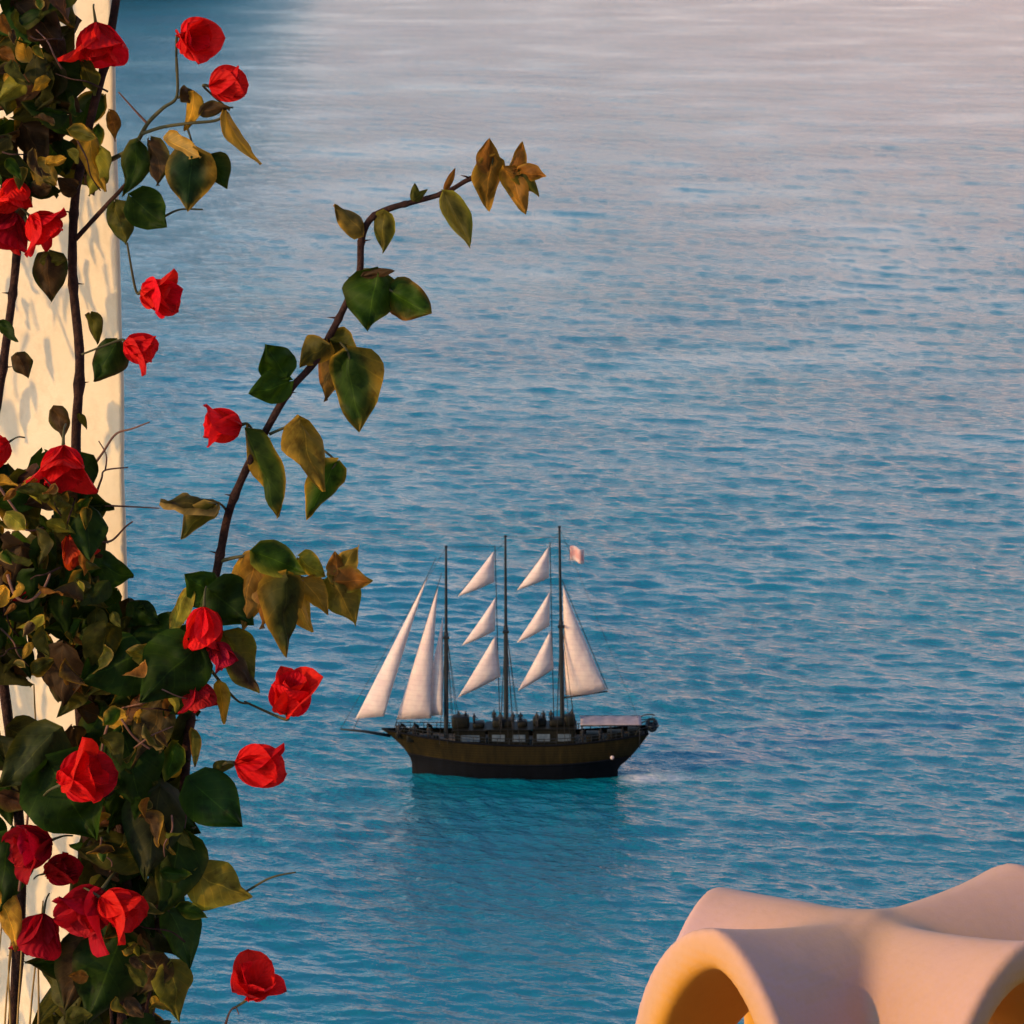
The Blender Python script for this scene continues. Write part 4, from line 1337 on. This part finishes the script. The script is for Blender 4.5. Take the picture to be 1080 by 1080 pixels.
leaf(10, 880, 2, 960, 60, DEEP, GREEN, 0.3, Y=Yo)
leaf(0, 940, 22, 1000, 30, GOLD, BRONZE, 0.5, Y=Yo)
# upper left leaves
leaf(204, 158, 199, 222, 52, (0.010, 0.028, 0.010), GOLD, 0.1, Y=Yo - 0.01, fold=0.3, stalk=(196, 132))
leaf(222, 164, 241, 196, 30, DEEP, OLIVE, 0.3, Y=Yo)
leaf(236, 120, 268, 179, 20, GOLD, PALE, -0.7, Y=Yo)
leaf(212, 118, 246, 110, 16, BROWN, OLIVE, 0.5, Y=Yo)
leaf(206, 98, 200, 136, 22, GOLD, OLIVE, 0.5, Y=Yo, stalk=(188, 103))
leaf(190, 95, 208, 108, 18, BROWN, OLIVE, -0.5, Y=Yo)
leaf(176, 146, 218, 160, 26, PALE, GOLD, 0.6, Y=Yo, curl=0.25)
leaf(160, 148, 172, 196, 28, BROWN, OLIVE, 0.6, Y=Yo + 0.02)
leaf(146, 150, 134, 206, 32, DEEP, OLIVE, 0.4, Y=Yo + 0.02)
leaf(140, 208, 178, 240, 44, DEEP, GREEN, 0.1, Y=Yo + 0.02)
leaf(122, 214, 136, 258, 30, OLIVE, DEEP, 0.4, Y=Yo + 0.03)
leaf(106, 158, 100, 208, 30, LIME, OLIVE, 0.7, Y=3.82)
leaf(92, 140, 104, 204, 26, GOLD, OLIVE, -0.6, Y=3.82)
leaf(64, 66, 74, 112, 56, DEEP, BROWN, 0.0, Y=3.8)
leaf(88, 66, 104, 100, 22, OLIVE, LIME, 0.5, Y=3.8)
leaf(116, 118, 126, 150, 16, BRONZE, OLIVE, 0.6, Y=3.84)
leaf(52, 268, 56, 316, 36, BROWN, DEEP, 0.3, Y=3.83)
leaf(44, 276, 72, 272, 16, OLIVE, None, 0.4, Y=3.83)
leaf(96, 330, 106, 360, 18, OLIVE, BROWN, 0.6, Y=3.83)
leaf(124, 362, 102, 404, 36, DEEP, BROWN, 0.3, Y=3.82)
leaf(18, 374, 30, 398, 22, BROWN, DEEP, 0.2, Y=3.84)
leaf(58, 430, 70, 462, 22, BROWN, OLIVE, 0.5, Y=3.83)
leaf(84, 436, 92, 450, 8, OLIVE, None, 0.4, Y=3.83)
leaf(0, 340, 22, 360, 14, DEEP, None, 0.4, Y=3.84)
leaf(36, 172, 62, 196, 28, (0.14, 0.10, 0.02), GOLD, 0.2, Y=3.81)
leaf(34, 200, 58, 194, 18, BROWN, DEEP, 0.2, Y=3.81)
leaf(80, 200, 62, 190, 20, BROWN, None, 0.3, Y=3.84)

# --- red bracts
RED = (0.62, 0.006, 0.010); DARKRED = (0.40, 0.005, 0.012); ORANGE = (0.55, 0.05, 0.012)
flower(104, 45, 46, (0.1, -0.5, -0.5), 0.9, Y=3.79)
flower(203, 41, 42, (0.25, 0.15, -0.9), 1.1, Y=Yo, stalk=(186, 76))
flower(236, 89, 34, (0.75, 0.25, -0.35), 0.75, Y=Yo, stalk=(242, 116))
flower(15, 203, 34, (0.0, -0.3, -0.8), 1.0, Y=3.80)
flower(8, 244, 46, (-0.3, -0.5, -0.6), 1.0, Y=3.82, tint=DARKRED)
flower(44, 240, 40, (0.5, -0.3, -0.6), 0.9, Y=3.80)
flower(167, 310, 44, (0.45, 0.1, -0.7), 1.0, Y=3.80, stalk=(134, 256))
flower(146, 367, 36, (0.7, -0.1, -0.6), 0.9, Y=3.80, stalk=(86, 374))
flower(236, 449, 42, (-0.6, 0.15, -0.6), 0.85, Y=Yo, stalk=(272, 462))
flower(66, 493, 52, (0.0, -0.35, -0.8), 1.0, Y=3.74)
flower(-4, 474, 36, (-0.3, 0, -0.8), 1.0, Y=3.76)
flower(80, 578, 36, (0.3, -0.3, -0.5), 0.8, Y=3.77, tint=ORANGE)
flower(22, 618, 36, (0.0, 0.2, -0.7), 0.8, Y=3.78, tint=DARKRED)
flower(214, 662, 48, (-0.05, -0.7, -0.35), 0.55, Y=3.73)
flower(233, 690, 30, (0.4, -0.6, -0.4), 0.6, Y=3.73, tint=(0.40, 0.008, 0.024))
flower(209, 733, 34, (0.2, -0.5, -0.6), 0.8, Y=3.74, tint=(0.42, 0.008, 0.012))
flower(306, 735, 50, (0.1, 0.55, -0.6), 0.95, Y=3.74, stalk=(258, 740))
flower(270, 807, 50, (0.85, 0.1, -0.4), 0.8, Y=3.74, stalk=(228, 812))
flower(84, 819, 56, (0.35, 0.35, -0.6), 0.9, Y=3.70)
flower(36, 892, 46, (-0.3, 0.1, -0.7), 1.0, Y=3.75, tint=DARKRED)
flower(62, 918, 36, (0.4, 0.3, -0.6), 0.8, Y=3.76, tint=DARKRED)
flower(92, 960, 62, (-0.2, -0.1, -0.8), 1.1, Y=3.72, tint=(0.42, 0.008, 0.014))
flower(124, 958, 50, (0.5, -0.1, -0.7), 0.9, Y=3.70)
flower(42, 984, 46, (-0.1, -0.4, -0.7), 0.9, Y=3.76, tint=DARKRED)
flower(268, 1038, 46, (0.15, 0.5, -0.7), 0.95, Y=3.75, stalk=(246, 1064))
flower(22, 18, 30, (0, -0.3, -0.7), 0.9, Y=3.80, tint=DARKRED)


# --- the dense mass of foliage behind the hand-placed leaves
def mass():
    mb = MB()
    zones = [  # x0, x1, y0, y1, count, Y0, Y1
        (-60, 66, -60, 60, 44, 3.76, 3.92), (-60, 58, 60, 170, 46, 3.76, 3.92), (50, 104, 112, 180, 10, 3.82, 3.93), (-60, 46, 168, 232, 16, 3.80, 3.92),
        (-60, 92, 500, 610, 64, 3.74, 3.93), (-60, 108, 600, 712, 72, 3.74, 3.93), (84, 150, 640, 700, 22, 3.78, 3.9), (76, 196, 690, 800, 60, 3.78, 3.93),
        (96, 186, 800, 900, 52, 3.78, 3.93), (100, 176, 880, 985, 34, 3.78, 3.93), (60, 170, 990, 1110, 34, 3.78, 3.93), (-60, 30, 860, 960, 12, 3.78, 3.9),
        (-60, 60, 770, 850, 10, 3.80, 3.92), ]
    cols = [DEEP, DEEP, DEEP, (0.018, 0.026, 0.004), (0.024, 0.026, 0.005), BROWN, (0.045, 0.044, 0.012), OLIVE, GREEN, (0.07, 0.03, 0.014)]
    for x0, x1, y0, y1, n, Y0, Y1 in zones:
        for _ in range(n):
            Y = random.uniform(Y0, Y1)
            x, y = random.uniform(x0, x1), random.uniform(y0, y1)
            L_ = random.uniform(30, 66)
            ang = random.gauss(-90, 55)
            tx, ty = x + L_ * math.cos(R(ang)), y - L_ * math.sin(R(ang))
            s = pxs(Y)
            V, F, UV, T = leaf_geo(loc(x - (tx - x) * 0.4, y - (ty - y) * 0.4, Y), loc(x + (tx - x) * 0.6, y + (ty - y) * 0.6, Y + random.uniform(-0.025, 0.025)), L_ * random.uniform(0.6, 0.85) * s,
                                   random.uniform(-1.1, 1.1), random.uniform(0.2, 0.8), random.uniform(-0.1, 0.3), 0, random.choice(cols),
                                   random.choice([None, None, OLIVE, BROWN, GOLD]) if random.random() < 0.6 else None, jit=0.5)
            mb.add(V, F, 0, UV, T)
    # young yellow-olive leaves catching the light on the front of the mass
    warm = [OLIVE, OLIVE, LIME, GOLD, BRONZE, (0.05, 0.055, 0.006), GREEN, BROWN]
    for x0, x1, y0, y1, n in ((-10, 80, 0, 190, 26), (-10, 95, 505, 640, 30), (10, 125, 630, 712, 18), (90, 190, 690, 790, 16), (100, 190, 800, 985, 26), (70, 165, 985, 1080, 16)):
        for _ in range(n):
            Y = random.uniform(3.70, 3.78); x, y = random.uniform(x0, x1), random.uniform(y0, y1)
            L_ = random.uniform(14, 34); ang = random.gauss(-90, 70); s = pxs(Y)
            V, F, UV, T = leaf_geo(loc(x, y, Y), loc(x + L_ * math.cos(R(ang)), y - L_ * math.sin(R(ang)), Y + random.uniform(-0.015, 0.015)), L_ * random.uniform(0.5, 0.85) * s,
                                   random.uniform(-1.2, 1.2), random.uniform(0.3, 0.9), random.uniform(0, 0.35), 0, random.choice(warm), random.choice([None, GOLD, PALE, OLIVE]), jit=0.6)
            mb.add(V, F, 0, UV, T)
    # unseen leaves added out to the left to throw shadows on the wall
    def sunward(px, py, t):
        d = at(px, py, 4.0) - Vector((0, 0, CAM_H)); o_ = Vector((0, 0, CAM_H))
        q = n_wall.dot(corner - o_) / n_wall.dot(d)
        return o_ + d * q + to_sun * t - P0
    for (x0, x1, y0, y1, n) in ((-40, 45, 690, 800, 26), (-20, 48, 930, 1090, 34), (20, 72, 260, 460, 17), (80, 126, 180, 300, 16), (-30, 20, 280, 470, 14), (90, 128, 300, 480, 5), (-40, 120, -40, 200, 30), (-40, 120, 820, 920, 14)):
        for _ in range(n):
            c = sunward(random.uniform(x0, x1), random.uniform(y0, y1), random.uniform(0.22, 0.75))
            ln = random.uniform(0.03, 0.065)
            dv = Vector((random.uniform(-0.4, 0.4), random.uniform(-0.4, 0.4), -1)).normalized() * ln
            V, F, UV, T = leaf_geo(c - dv * 0.5, c + dv * 0.5, ln * random.uniform(0.2, 0.6), random.uniform(-1.5, 1.5), 0.4, 0.15, 0, random.choice(cols), None, jit=0.5)
            mb.add(V, F, 0, UV, T)
    o = mb.build('foliage', M['leaf'], plant)
    o['kind'] = 'stuff'


mass()
